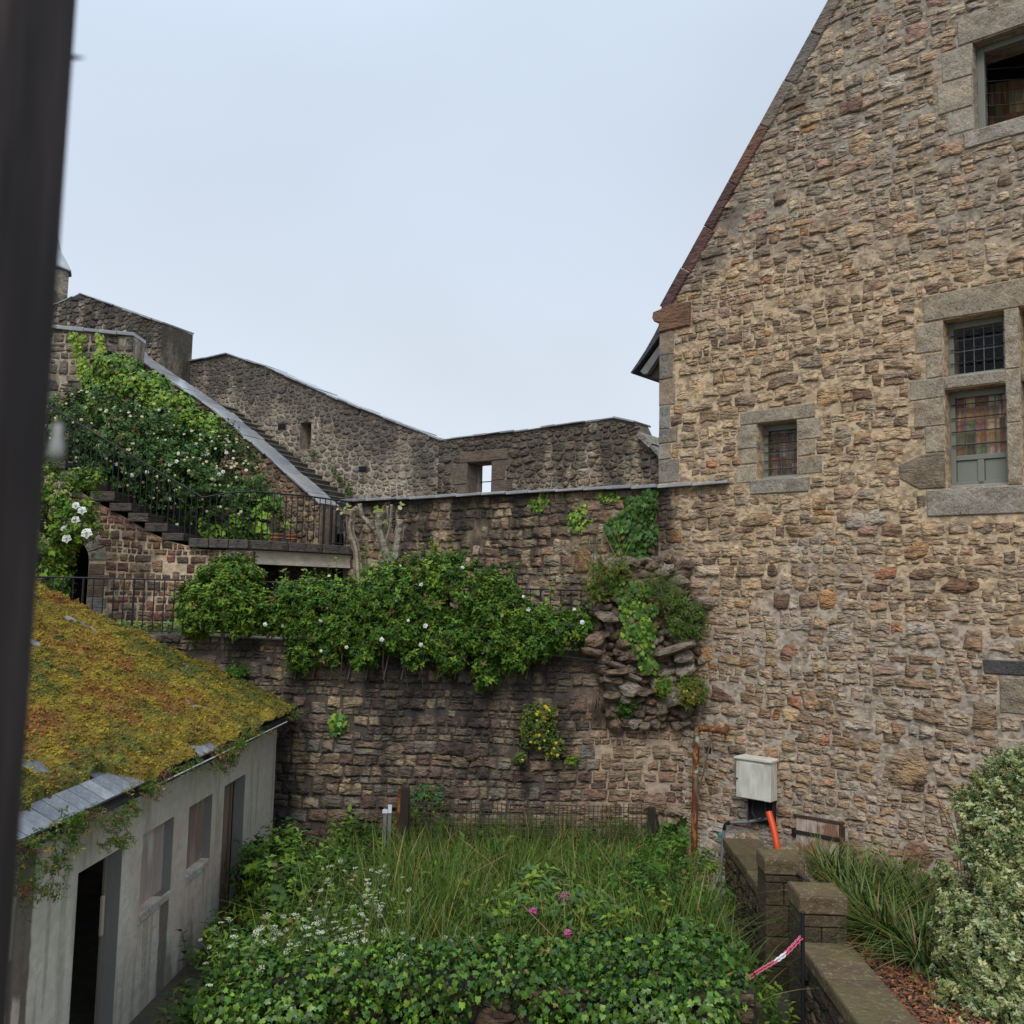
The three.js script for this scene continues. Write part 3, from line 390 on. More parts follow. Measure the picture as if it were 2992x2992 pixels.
const eTop = [[-5.35, 8.62], [-2.5, 8.64], [-0.08, 8.7], [0.42, 8.56], [0.6, 8.2], [1.75, 7.1]];
const loop = [-4.36, -3.6, 6.7, 7.98];
const eStain = (u, v) => { const t = topAt(eTop, u)[0] - v, e = streak(u * 1.2, v, 441); return { c: [0.022, 0.02, 0.019], t: sstep(0.4, 0.62, e + 0.2 * (1 - sstep(0, 1.4, t))) * 0.68 }; };
const eDress = [[-4.62, -3.1, 7.985, 8.27, 'lintel'], [-3.595, -3.2, 7.5, 7.975, 'jamb_block'], [-3.595, -2.95, 7.1, 7.49, 'jamb_block'], [-3.595, -3.25, 6.7, 7.09, 'jamb_block'], [-4.85, -4.365, 7.45, 7.98, 'jamb_block'], [-4.7, -4.365, 7.0, 7.44, 'jamb_block']];
const eWall = rubbleWall({ name: 'loophole_rampart', label: 'black-streaked rubble rampart pierced by a barred loophole, right of the sloping wall', category: 'wall', frame: EW, u0: -5.35, u1: 1.75, bottom: TERRACE, top: eTop, thick: 0.6, holes: [loop, ...eDress.map((d) => d.slice(0, 4))], openings: [loop], h: 0.17, aspect: 1.6, jit: 0.3, split: 0.12, gap: 0.011, relief: 0.034, seed: 53, most: 300, stain: eStain, hidden: (u, v) => v < 6.7,
  mort: (u, v) => mix(rgb(180, 164, 144), rgb(140, 126, 110), fbm(u, v, 29, 4)), pal: tone(uPal.map((c) => mix(c, rgb(158, 144, 124), 0.65))) });
{ const r = SEED(8), mt = [[0.2, 0.145, 0.1], [0.17, 0.13, 0.1], [0.22, 0.17, 0.125]].map((c) => std({ color: new THREE.Color().setRGB(...c), map: graniteMap, bumpMap: stoneBump, bumpScale: 0.03 })); for (const [a, b, c, d, n] of eDress) obj(n, slab(rect(a, b, c, d, 0.008, r), 0.4, 0.02 + 0.01 * r(), 0.015), pick(mt, r()), eWall);
  copeLine(EW, eTop.slice(0, 4), eWall, 72, 0.75, -0.3, slateMat, 0.04); copeLine(EW, eTop.slice(4), eWall, 73, 0.9, -0.3, [std({ color: new THREE.Color().setRGB(0.34, 0.32, 0.27), map: stoneMap, bumpMap: stoneBump, bumpScale: 0.06 })], 0.1);
  obj('iron_bar', bar(V(-3.75, 6.6, -0.5), V(-3.75, 7.92, -0.5), 0.014), M.iron, eWall); obj('iron_bar', bar(V(-4.36, 7.55, -0.5), V(-3.6, 7.55, -0.5), 0.014), M.iron, eWall); }
structure('walkway', flat([[-3.9, -22.9], [2.55, -17.2], [4.6, -19.4], [-1.9, -24.4], [-6.0, -24.6]], LAND + 0.06, 0.5), std({ color: new THREE.Color().setRGB(0.17, 0.155, 0.135), map: stoneMap, bumpMap: stoneBump, bumpScale: 0.03 }));

// upper block far left, the wall with pale joints before it, the turret
{ const p = atDepth(475, 1000, 27), gF = new Frame(p.x, p.z, 0.9, 0.44), t = [gF.uv(110, 925), gF.uv(165, 892), gF.uv(235, 860), gF.uv(360, 905), gF.uv(475, 947)];
  const st = (u, v) => ({ c: [0.025, 0.024, 0.022], t: sstep(0.42, 0.62, streak(u, v, 541) + 0.16 * (1 - sstep(0, 1, topAt(t, u)[0] - v))) * 0.72 });
  const w = rubbleWall({ name: 'crest_wall', label: 'lichen-grey wall block with sloping top, highest at far left beside the post', category: 'wall', frame: gF, u0: t[0][0], u1: t[4][0], bottom: TERRACE, top: t, thick: 1.2, h: 0.17, aspect: 1.4, jit: 0.34, split: 0.1, gap: 0.012, relief: 0.03, seed: 63, most: 120, stain: st, mort: () => rgb(128, 116, 98), pal: tone(dPal) });
  copeLine(gF, t, w, 74, 1.3, -0.6);
  const hF = new Frame(-8, -24.6, 1, 0.03), ht = [hF.uv(90, 958), hF.uv(250, 972), hF.uv(392, 985)];
  const hw = rubbleWall({ name: 'ivy_wall', label: 'dark stone wall with pale joints and trailing ivy above the rose bank', category: 'wall', frame: hF, u0: ht[0][0], u1: ht[2][0], bottom: TERRACE, top: ht, thick: 0.7, h: 0.2, aspect: 1.6, jit: 0.16, split: 0.08, coursed: 0.1, gap: 0.018, relief: 0.03, seed: 64, most: 120, stain: (u, v) => ({ c: [0.03, 0.028, 0.026], t: 0.6 * sstep(0.45, 0.6, streak(u, v, 641)) }), mort: () => rgb(176, 160, 138), pal: tone(dPal.map((c) => c.map((x) => x * 0.7))) });
  copeLine(hF, ht, hw, 75, 0.85, -0.3, slateMat, 0.09);
  const c = atDepth(143, 830, 30), tt = thing('corner_turret', 'pale stone bartizan turret with pointed slate cap, peeping from behind the post', 'turret', V(c.x, 0, c.z)), y = (py) => atDepth(150, py, 30).y, R = 0.6;
  const ms = std({ color: new THREE.Color().setRGB(0.42, 0.36, 0.27), map: stoneMap, bumpMap: stoneBump, bumpScale: 0.04 });
  obj('turret_wall', metric(new THREE.LatheGeometry([[0.2, y(905)], [R * 0.75, y(880)], [R, y(862)], [R, y(792)]].map((q) => new THREE.Vector2(...q)), 8).toNonIndexed()), ms, tt).geometry.computeVertexNormals();
  obj('turret_cap', new THREE.LatheGeometry([[R + 0.09, y(793)], [R + 0.1, y(789)], [R * 0.55, y(735)], [0.02, y(640)]].map((q) => new THREE.Vector2(...q)), 8).toNonIndexed(), slateMat[1], tt).geometry.computeVertexNormals();
  obj('turret_corbel', bar(V(0, 8.5, 0), V(0, y(903), 0), 0.35, 8, 0.2), ms, tt);
}

// ---------- far stair between its parapet and the rampart ----------
const fUV = (x, y) => FW.uv(x, y), fTop = [fUV(352, 1004), fUV(395, 1044), fUV(628, 1200), fUV(748, 1304), fUV(938, 1474)];
const fWall = rubbleWall({ name: 'stair_parapet', label: 'sloping rubble parapet with bright slate coping beside the far stair', category: 'wall', frame: FW, u0: fTop[0][0], u1: fTop[4][0], bottom: TERRACE - 0.1, top: fTop, thick: 0.6, h: 0.17, aspect: 1.5, jit: 0.26, split: 0.12, gap: 0.014, relief: 0.034, seed: 83, most: 150, stain: (u, v) => ({ c: [0.03, 0.027, 0.024], t: 0.55 * sstep(0.5, 0.66, streak(u, v, 741)) }), mort: () => rgb(140, 120, 96), pal: tone(uPal), hidden: (u) => u < -2.6 });
copeLine(FW, fTop, fWall, 76, 0.8, -0.3, slateMat, 0.05);
{ const t = FW.place(new THREE.Group()); t.name = numbered('stone_stair'); tag(t, 'dark stone steps climbing left between slate-topped parapet and rampart', 'stair'); scene.add(t);
  const r = SEED(9), mt = [[0.1, 0.088, 0.072], [0.12, 0.104, 0.085], [0.085, 0.076, 0.066]].map((c) => std({ color: new THREE.Color().setRGB(...c), map: stoneMap, bumpMap: stoneBump, bumpScale: 0.03 })), nm = std({ color: new THREE.Color().setRGB(0.4, 0.37, 0.31), map: stoneMap });
  for (let k = 0; k < 24; k++) { const v = LAND + 0.06 + 0.172 * (k + 1), u = 0.95 - 0.262 * k; for (const [a, b] of [[-0.62, -1.35 - 0.3 * r()], [0, -2.32]].map((q, i, s) => (i ? [s[0][1] - 0.004, q[1]] : q))) { const m = obj('step', metric(box(0.62, 0.172, a - b, u - 0.31, v - 0.086, (a + b) / 2)), pick(mt, r()), t); obj('step_nosing', box(0.06, 0.022, a - b - 0.004, u - 0.02, v + 0.008, (a + b) / 2), nm, m); } } }

// ---------- near stair with its arch, landing and beam ----------
const aPal = [[126, 102, 84], [112, 88, 72], [140, 112, 86], [104, 78, 66], [124, 84, 72], [148, 128, 104], [98, 84, 72]].map((c) => rgb(...c));
const noses = []; { const z = (x, y) => [100 + x / 2.76, 1200 + y / 2.76]; for (const [x, y, X, Y] of [[1040, 985, 1215, 1050], [905, 905, 1085, 980], [770, 825, 930, 900], [620, 745, 795, 815], [465, 650, 660, 735], [340, 567, 510, 645], [225, 485, 390, 558], [90, 405, 265, 475], [-50, 322, 130, 395]]) { const a = A.uv(...z(x, y)), b = A.uv(...z(X, Y)); noses.push([a[0], b[0], b[1], a[1]]); } }
const archPts = []; { const cx = -9.62, rr = 0.5, cy = 5.22; archPts.push([cx - rr, TERRACE - 0.05], [cx + rr, TERRACE - 0.05]); for (let i = 0; i <= 10; i++) { const a = Math.PI * i / 10; archPts.push([cx + rr * Math.cos(a), cy + rr * Math.sin(a)]); } }
const aTop = [[-11.6, 7.9], ...noses.slice().reverse().map((n) => [n[0] + 0.03, n[2] + 0.02]), [-6.75, 5.52], [-5.6, 5.5]].sort((p, q) => p[0] - q[0]);
const archBlocks = []; for (let i = 0; i < 6; i++) archBlocks.push([-9.115, -9.115 + (i % 2 ? 0.34 : 0.42), TERRACE + 0.24 * i, TERRACE + 0.24 * i + 0.235]);
const aWall = rubbleWall({ name: 'stair_side_wall', label: 'rubble stair side with thick pale joints and an arched opening, left of hedge', category: 'wall', frame: A, u0: -11.6, u1: -5.6, bottom: TERRACE - 0.4, top: aTop, thick: 0.45, openings: [archPts], holes: [[-10.15, -9.1, 3, 5.75], ...archBlocks], h: 0.17, aspect: 1.6, jit: 0.16, split: 0.06, gap: 0.017, relief: 0.03, seed: 93, most: 200, cut: 0.1, coursed: 0.08, stain: (u, v) => ({ c: [0.035, 0.03, 0.028], t: 0.6 * sstep(0.52, 0.66, streak(u * 1.3, v, 841)) }), mort: (u, v) => mix(rgb(196, 174, 146), rgb(120, 102, 84), sstep(0.52, 0.66, fbm(u * 1.1, v * 1.1, 37, 4))), pal: tone(aPal) });
{ const r = SEED(3), gm = [[0.33, 0.3, 0.25], [0.26, 0.17, 0.12], [0.38, 0.35, 0.3]].map((c) => std({ color: new THREE.Color().setRGB(...c), map: graniteMap, bumpMap: stoneBump, bumpScale: 0.03 }));
  for (const q of archBlocks) obj('jamb_block', slab(rect(q[0], q[1], q[2], q[3], 0.006, r), 0.4, 0.025, 0.015), pick(gm, r()), aWall);
  for (let i = 0; i < 5; i++) { const a0 = Math.PI * i / 9 + 0.02, a1 = Math.PI * (i + 1) / 9 - 0.02, P = (a, R) => [-9.62 + R * Math.cos(a), 5.22 + R * Math.sin(a)]; obj('arch_stone', slab([P(a0, 0.505), P(a0, 0.9), P(a1, 0.9), P(a1, 0.505)], 0.4, 0.03, 0.012), pick(gm, r()), aWall); }
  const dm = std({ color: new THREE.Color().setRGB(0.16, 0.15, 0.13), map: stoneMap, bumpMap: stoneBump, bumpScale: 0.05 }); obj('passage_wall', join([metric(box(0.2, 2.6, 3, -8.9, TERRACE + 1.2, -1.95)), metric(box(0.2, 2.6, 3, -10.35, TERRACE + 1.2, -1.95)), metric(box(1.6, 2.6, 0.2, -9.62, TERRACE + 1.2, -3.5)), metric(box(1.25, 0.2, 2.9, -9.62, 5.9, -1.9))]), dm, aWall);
  const nm = [[0.085, 0.062, 0.05], [0.07, 0.055, 0.048], [0.1, 0.07, 0.055]].map((c) => std({ color: new THREE.Color().setRGB(...c), map: stoneMap, bumpMap: stoneBump, bumpScale: 0.04, roughness: 0.7 }));
  noses.forEach((n, i) => obj('step', metric(rbox(n[1] - n[0], n[3] - n[2], 1.35, 0.02, (n[0] + n[1]) / 2, (n[2] + n[3]) / 2, -0.58)), nm[i % 3], aWall));
}
{ const pts = [[-6.95, -20.42], [-5.7, -20.6], [-3.72, -22.35], [-4.0, -24.3], [-7.0, -22.9]], t = thing('stair_landing', 'stone-edged landing slab bridging to the terrace wall above a pale beam', 'landing'), km = std({ color: new THREE.Color().setRGB(0.1, 0.09, 0.08), map: stoneMap, bumpMap: stoneBump, bumpScale: 0.03 });
  obj('landing_slab', flat(pts, LAND - 0.004, 0.17), km, t);
  const bp = [[-6.2, -20.62], [-5.66, -20.7], [-3.76, -22.42], [-3.95, -22.65], [-5.75, -21.0], [-6.2, -20.9]]; obj('concrete_beam', flat(bp, LAND - 0.18, 0.3), std({ color: new THREE.Color().setRGB(0.85, 0.76, 0.6), map: lichenMap, bumpMap: mortarBump, bumpScale: 0.02 }), t);
  const kp = [V(-6.95, LAND + 0.02, -20.46), V(-5.72, LAND + 0.02, -20.64), V(-3.78, LAND + 0.02, -22.4)]; for (let i = 0; i < 2; i++) for (let k = 0; k < 3; k++) { const a = kp[i].clone().lerp(kp[i + 1], k / 3 + 0.004), b = kp[i].clone().lerp(kp[i + 1], (k + 1) / 3 - 0.004), m = obj('kerb_stone', metric(rbox(a.distanceTo(b), 0.2, 0.34, 0.02)), km, t), c = a.clone().add(b).multiplyScalar(0.5); m.position.set(c.x, c.y - 0.09, c.z); m.rotation.y = Math.atan2(-(b.z - a.z), b.x - a.x); }
}
// ---------- shed with mossy slate roof ----------
const S = new Frame(-3.95, -14.6, Math.sin(1.7 * D2R), -Math.cos(1.7 * D2R));   // u runs away from the viewer
const shed = thing('garden_shed', 'low grey rendered shed with open black doorway, boarded windows and mossy slate roof', 'shed'); S.place(shed);
{ const sd = [-5.18, -4.21, -0.2, 1.87], w1 = [-3.68, -2.78, 1.01, 1.87], w2 = [-2.26, -1.41, 1.02, 1.87], d2 = [-0.9, 0.04, -0.2, 1.87], u0 = -9.2, u1 = 1.72, v0 = -0.2, v1 = 2.7;
  const map = tex(1024, (x, y) => { const u = u0 + x * (u1 - u0), v = v0 + y * (v1 - v0), n = fbm(u * 1.3, v * 1.3, 5, 5), f = fbm(u * 14, v * 14, 6, 3), s = fbm(u * 7, v * 0.7, 8, 4);
    let c = mix(rgb(196, 192, 178), rgb(218, 212, 198), n); c = mix(c, rgb(206, 180, 164), sstep(0.48, 0.68, fbm(u * 1.1 + 9, v * 0.8, 15, 4)) * 0.6 * (1 - sstep(1.4, 2.1, v))); c = mix(c, rgb(150, 144, 124), sstep(0.55, 0.72, s) * 0.5);
    const damp = rgb(70, 58, 44), e = (fbm(u * 6, v * 4, 25, 4) - 0.5) * 0.14;
    const wet = (a, b, top, bot) => sstep(0.02, -0.02, Math.abs(u + e * 0.5 - (a + b) / 2) - (b - a) / 2) * sstep(top + 0.02, top - 0.02, v + e) * sstep(bot - 0.08, bot + 0.08, v + e * 2);
    let t = Math.max(wet(-3.06, -2.8, 1.02, -0.4) * 0.75, wet(-6.3, -6.0, 2.6, 1.1) * 0.75, wet(-6.12, -6.0, 1.3, -0.3) * 0.8, wet(-6.34, -6.25, 1.5, -0.3) * 0.8);
    t = Math.max(t, sstep(0.56, 0.7, fbm(u * 2.2, v * 0.9, 35, 4) + (v < 0.4 ? 0.3 * (0.4 - v) : -0.04)) * 0.5 * sstep(-4.2, -3.2, u) * (1 - sstep(0.5, 0.8, v)));
    c = mix(c, damp, t); return c.map((q) => toS(q * (0.86 + 0.28 * f))); }, true, false);
  const sh = new THREE.Shape(rect(u0, u1, v0, v1).map((p) => new THREE.Vector2(...p))); for (const q of [sd, w1, w2, d2]) sh.holes.push(new THREE.Path(rect(...q).map((p) => new THREE.Vector2(...p))));
  const g = new THREE.ExtrudeGeometry(sh, { depth: 0.15, bevelEnabled: false }); g.translate(0, 0, -0.15); { const p = g.attributes.position, a = g.attributes.uv; const nn = g.attributes.normal; for (let i = 0; i < p.count; i++) a.setXY(i, (p.getX(i) + (Math.abs(nn.getX(i)) > 0.5 ? p.getZ(i) : 0) - u0) / (u1 - u0), (p.getY(i) + (Math.abs(nn.getY(i)) > 0.5 ? p.getZ(i) : 0) - v0) / (v1 - v0)); }
  const wm = std({ map, bumpMap: rep(mortarBump, 12, 3), bumpScale: 0.012, roughness: 0.88 }); obj('wall', g, wm, shed);
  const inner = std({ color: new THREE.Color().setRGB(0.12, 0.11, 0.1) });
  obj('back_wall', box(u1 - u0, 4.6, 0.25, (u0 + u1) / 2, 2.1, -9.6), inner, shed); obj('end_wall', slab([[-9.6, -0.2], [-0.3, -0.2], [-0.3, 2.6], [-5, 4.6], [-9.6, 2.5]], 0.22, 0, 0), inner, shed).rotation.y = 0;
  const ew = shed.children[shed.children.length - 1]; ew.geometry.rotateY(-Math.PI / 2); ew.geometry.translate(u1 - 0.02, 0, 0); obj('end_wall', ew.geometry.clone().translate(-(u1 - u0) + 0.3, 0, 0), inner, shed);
  const boardMap = (seed, br = 0.8) => tex(256, (x, y) => { const s = fbm(x * 6, y * 1.5, seed, 4), w = fbm(x * 30, y * 3, seed + 3, 3); let c = mix(rgb(176, 166, 158), rgb(150, 126, 114), br * sstep(0.4, 0.62, s)); c = mix(c, rgb(206, 202, 196), sstep(0.55, 0.7, fbm(x * 4 + 7, y * 0.9, seed + 5, 3)) * 0.7); return c.map((q) => toS(q * (0.8 + 0.36 * w))); }, true, false);
  const uvFit = (q, z, m, n) => { const b = obj(n, new THREE.BoxGeometry(q[1] - q[0], q[3] - q[2], 0.025), m, shed); b.position.set((q[0] + q[1]) / 2, (q[2] + q[3]) / 2, z); return b; };
  uvFit([w1[0] + 0.002, w1[1] + 0.1, w1[2] - 0.02, w1[3] + 0.05], -0.115, std({ map: boardMap(1, 0.35), roughness: 0.8 }), 'window_board');
  uvFit([w2[0] + 0.002, w2[1] + 0.1, w2[2] - 0.02, w2[3] + 0.05], -0.115, std({ map: boardMap(2), roughness: 0.8, color: new THREE.Color(0.8, 0.76, 0.72) }), 'window_board');
  const wood = std({ map: boardMap(3), roughness: 0.85, color: new THREE.Color(0.55, 0.46, 0.4) });
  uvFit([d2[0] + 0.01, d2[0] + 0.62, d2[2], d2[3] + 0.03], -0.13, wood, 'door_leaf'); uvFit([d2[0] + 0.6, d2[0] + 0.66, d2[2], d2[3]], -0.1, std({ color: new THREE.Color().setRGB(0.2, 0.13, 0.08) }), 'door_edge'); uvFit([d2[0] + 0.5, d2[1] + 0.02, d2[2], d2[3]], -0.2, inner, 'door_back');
  uvFit([sd[1] - 0.09, sd[1] - 0.04, sd[2], sd[3]], -0.14, std({ color: new THREE.Color().setRGB(0.22, 0.18, 0.14) }), 'door_frame'); { const h = uvFit([sd[1] - 0.15, sd[1] - 0.1, 1.0, 1.4], -0.12, std({ color: new THREE.Color().setRGB(0.5, 0.42, 0.3) }), 'broken_door_strip'); h.rotation.z = 0.02; }
  const sill = std({ color: new THREE.Color().setRGB(0.7, 0.66, 0.58), map: graniteMap, bumpMap: mortarBump, bumpScale: 0.01 }), jambGrey = std({ color: new THREE.Color().setRGB(0.25, 0.235, 0.215), bumpMap: mortarBump, bumpScale: 0.008 });
  for (const q of [sd, w1, w2, d2]) obj('far_jamb_strip', metric(box(0.012, q[3] - q[2] - 0.004, 0.16, q[1] - 0.005, (q[2] + q[3]) / 2, -0.074)), jambGrey, shed);  // thin darker grey strip along the far jamb of each opening
  for (const q of [w1, w2]) obj('window_sill', slab([[q[0] - 0.02, q[2] - 0.11], [q[1] - 0.02, q[2] - 0.1], [q[1] - 0.01, q[2] - 0.003], [q[0] - 0.02, q[2] - 0.003]], 0.16, 0.018, 0.01), sill, shed);
  // roof
  const al = Math.atan(0.43), roof = new THREE.Group(); roof.name = 'roof'; shed.add(roof); roof.position.set(0, 2.6, 0.3); roof.rotation.x = al;   // local: x along the eave, z down-slope (0 at the eave), y out of the slope
  const L0 = -9.5, L1 = 1.8, UPW = 5.6, rr = SEED(77);
  const deckM = std({ color: new THREE.Color().setRGB(0.07, 0.074, 0.085), map: lichenMap, roughness: 0.5 }); obj('roof_deck', metric(box(L1 - L0, 0.06, UPW, (L0 + L1) / 2, -0.05, -UPW / 2)), deckM, roof);
  const other = obj('roof_back_slope', metric(box(L1 - L0, 0.06, 5.4, (L0 + L1) / 2, 2.6 + UPW * Math.sin(al) - 1.12, 0.3 - UPW * Math.cos(al) - 2.42)), deckM, shed); other.rotation.x = 0; other.geometry.translate(0, 0, 0); 
  const cover = (x, d) => { const n = fbm(x * 0.9, d * 1.3, 91, 4), near = sstep(-4.3, -5.2, x) * (1 - sstep(0.2, 0.5, d + (fbm(x * 2.2, d * 2, 92, 3) - 0.5) * 0.9)), mid = (1 - sstep(0.1, 0.24, d + (fbm(x * 3, d, 97, 3) - 0.5) * 0.5)) * sstep(1.2, -0.4, x); return n + 0.36 - 0.62 * near - 0.1 * mid - 0.3 * sstep(0.6, 0.72, fbm(x * 1.4, d * 1.6, 93, 4)); };
  const sm = [[0.34, 0.36, 0.39], [0.27, 0.29, 0.32], [0.42, 0.43, 0.45], [0.2, 0.22, 0.25]].map((c) => std({ color: new THREE.Color().setRGB(...c), map: lichenMap, bumpMap: stoneBump, bumpScale: 0.012, roughness: 0.28 })), sg = [0.23].map((w) => metric(box(w - 0.014, 0.014, 0.3)));
  let count = 0; for (let row = 0; row < 26; row++) for (let x = L0 + (row % 2) * 0.115; x < L1 - 0.1; x += 0.23) { const d = 0.01 + row * 0.2; if (cover(x, d + 0.12) > 0.62 || x < -8.4 || count > 290) continue; count++; const m = obj('slate', sg[0], pick(sm, rr()), roof); m.position.set(x + 0.115, 0.008 + 0.008 * rr(), -(d + 0.14)); m.rotation.set(0.07 + 0.02 * rr(), 0.012 * (rr() - 0.5), 0.01 * (rr() - 0.5)); }
  // moss cushion sheet and tufts
  const nx = 190, nz = 96, mg = new THREE.PlaneGeometry(L1 - L0 - 0.02, UPW, nx, nz); mg.rotateX(-Math.PI / 2); mg.translate((L0 + L1) / 2, 0, -UPW / 2); const mossCol = (x, d) => { const a = fbm(x * 1.1, d * 1.1, 101, 4), b = fbm(x * 5, d * 5, 103, 3), c = fbm(x * 0.7 + 5, d * 0.7, 107, 3); let k = mix(rgb(118, 98, 27), rgb(84, 86, 26), sstep(0.4, 0.6, a)); k = mix(k, rgb(124, 78, 30), sstep(0.49, 0.63, c) * 0.85); k = mix(k, rgb(142, 124, 34), sstep(0.5, 0.66, b) * 0.8); return mix(k, rgb(70, 84, 34), sstep(0.62, 0.72, fbm(x * 2.3, d * 2.3, 109, 3)) * 0.7); };
  { const p = mg.attributes.position; for (let i = 0; i < p.count; i++) { const x = p.getX(i), d = -p.getZ(i), c = cover(x, d), t = sstep(0.56, 0.7, c); p.setY(i, -0.03 + t * (0.015 + 0.17 * fbm(x * 8, d * 11, 111, 3) ** 1.6 + 0.06 * fbm(x * 2.5, d * 2.5, 112, 2))); } mg.computeVertexNormals(); paint(mg, (x, y, z) => mossCol(x, -z).map((v) => v * 0.85)); }
  const moss = obj('moss', mg, std({ vertexColors: true, bumpMap: rep(mortarBump, 14, 8), bumpScale: 0.05, roughness: 1 }), roof); moss.userData.label = 'thick ochre and olive moss covering the slates';
  const dome = new THREE.IcosahedronGeometry(1, 0); dome.scale(0.8, 1.1, 0.8); const list = [], q = new THREE.Quaternion(), e = new THREE.Euler();
  for (let i = 0; i < 110000; i++) { const x = L0 + rr() * (L1 - L0), d = rr() * UPW, c = cover(x, d); if (c < 0.6 || x < -8.6) continue; const s = 0.008 + 0.016 * rr() * rr() + (rr() < 0.04 ? 0.012 : 0), y = -0.03 + sstep(0.56, 0.7, c) * (0.015 + 0.17 * fbm(x * 8, d * 11, 111, 3) ** 1.6 + 0.06 * fbm(x * 2.5, d * 2.5, 112, 2)); const col = mossCol(x, d), k = 0.75 + 0.7 * rr(), h = rr(); list.push({ m: new THREE.Matrix4().compose(V(x, y + s * 0.15, -d), q.setFromEuler(e.set(rr(), rr() * 6, rr())), V(s, s * (0.7 + 0.6 * rr()), s)), c: mix(col, h < 0.1 ? rgb(112, 62, 28) : h < 0.28 ? rgb(146, 130, 40) : col, 0.5).map((v) => v * k) }); }
  instanced('moss_tufts', dome, std({ roughness: 1 }), list, roof);
  const gm = std({ color: new THREE.Color().setRGB(0.025, 0.025, 0.03), roughness: 0.5 }); const gt = obj('gutter', T(new THREE.CylinderGeometry(0.055, 0.055, L1 - L0, 10, 1, true, Math.PI / 2, Math.PI), 0, 0, 0, 0, 0, Math.PI / 2), gm, shed); gt.position.set((L0 + L1) / 2, 2.56, 0.35);
  obj('gutter_lip', T(new THREE.CylinderGeometry(0.008, 0.008, 5.4, 6), 0, 0, 0, 0, 0, Math.PI / 2), std({ color: new THREE.Color().setRGB(0.5, 0.5, 0.48) }), shed).position.set(-1.9, 2.565, 0.405);
}
{ const c = S.at(0.62, 0.5, 0.2), b = thing('leaning_board', 'weathered peeling white board leaning in the far shed doorway', 'board', c); const map = tex(128, (x, y) => { const n = sstep(0.42, 0.55, fbm(x * 6, y * 3, 3, 4)); return mix([96, 66, 56], [190, 178, 172], n).map((v) => v * (0.8 + 0.3 * fbm(x * 30, y * 8, 4, 2))); }, true, false); const m = obj('board', rbox(0.36, 0.95, 0.03, 0.006), std({ map }), b); b.position.copy(S.at(-0.6, 0.28, 0.3)); b.rotation.set(0, 0.45, 0); m.rotation.set(-0.28, 0, -0.5); }
// ---------- railings ----------
function rail(name, label, pts, o) {                               // pts: foot points with their rail heights
  const t = thing(name, label, 'railing'), r = o.r || 0.012;
  const top = pts.map((p) => p.clone().setY(p.y + o.h)); const cv = new THREE.CatmullRomCurve3(top, false, 'catmullrom', o.tension ?? 0.02), foot = new THREE.CatmullRomCurve3(pts, false, 'catmullrom', o.tension ?? 0.02);
  obj('top_rail', new THREE.TubeGeometry(cv, 80, o.rr || 0.018, 6), M.iron, t);
  if (o.low !== undefined) obj('bottom_rail', new THREE.TubeGeometry(new THREE.CatmullRomCurve3(pts.map((p) => p.clone().setY(p.y + o.low)), false, 'catmullrom', 0.02), 80, 0.013, 6), M.iron, t);
  const L = cv.getLength(), n = Math.round(L / o.step);
  for (let i = 0; i <= n; i++) { const a = cv.getPointAt(i / n), b = foot.getPointAt(i / n); b.x = a.x; b.z = a.z; const post = o.every && i % o.every === 0; if (project(a)[0] < 40) continue; obj(post ? 'post' : 'baluster', bar(b.clone().setY(b.y + (post ? -0.05 : o.low ?? -0.05)), a, post ? r * 1.7 : r, 6), M.iron, t); }
  return t;
}
rail('terrace_railing', 'thin black iron railing along the retaining wall top, partly swallowed by the hedge', [V(-9.3, TERRACE + 0.08, -16.72), V(-5, TERRACE + 0.08, -16.72), V(1.25, TERRACE + 0.06, -16.72)], { h: 1.0, low: 0.1, step: 0.18, every: 5, r: 0.0105 });
{ const a = A.uv(140, 1182), b = A.uv(590, 1450); rail('stair_railing', 'black iron handrail sloping down the rose stair and curving round the landing', [V(a[0], a[1] - 1.02, -20.52), V(b[0], b[1] - 1.02, -20.52), V(-6.2, LAND + 0.05, -20.55), V(-5.72, LAND + 0.1, -20.66), V(-4.7, LAND + 0.12, -21.55), V(-3.8, LAND + 0.08, -22.36)], { h: 1.0, step: 0.145, r: 0.0115, rr: 0.02 }); }
{ const t = thing('iron_gate', 'narrow black iron gate on the landing at the foot of far stair', 'gate'); const p0 = V(-4.35, LAND + 0.03, -22.75), p1 = V(-3.72, LAND + 0.03, -22.95); obj('gate_post', bar(p0, p0.clone().setY(LAND + 1.02), 0.035, 8), M.iron, t); obj('gate_post', bar(V(-4.52, LAND, -22.72), V(-4.52, LAND + 1.0, -22.72), 0.03, 4), M.iron, t); obj('top_rail', tube([p0.clone().setY(LAND + 0.95), p0.clone().lerp(p1, 0.5).setY(LAND + 0.97), p1.clone().setY(LAND + 1.0), V(-3.55, LAND + 0.96, -23.0), V(-3.5, LAND + 0.85, -23.0)], 0.016), M.iron, t); obj('bottom_rail', bar(p0.clone().setY(LAND + 0.12), p1.clone().setY(LAND + 0.12), 0.014), M.iron, t); for (let i = 1; i < 5; i++) { const p = p0.clone().lerp(p1, i / 5); obj('gate_bar', bar(p.clone().setY(LAND + 0.12), p.clone().setY(LAND + 0.96), 0.011), M.iron, t); } }
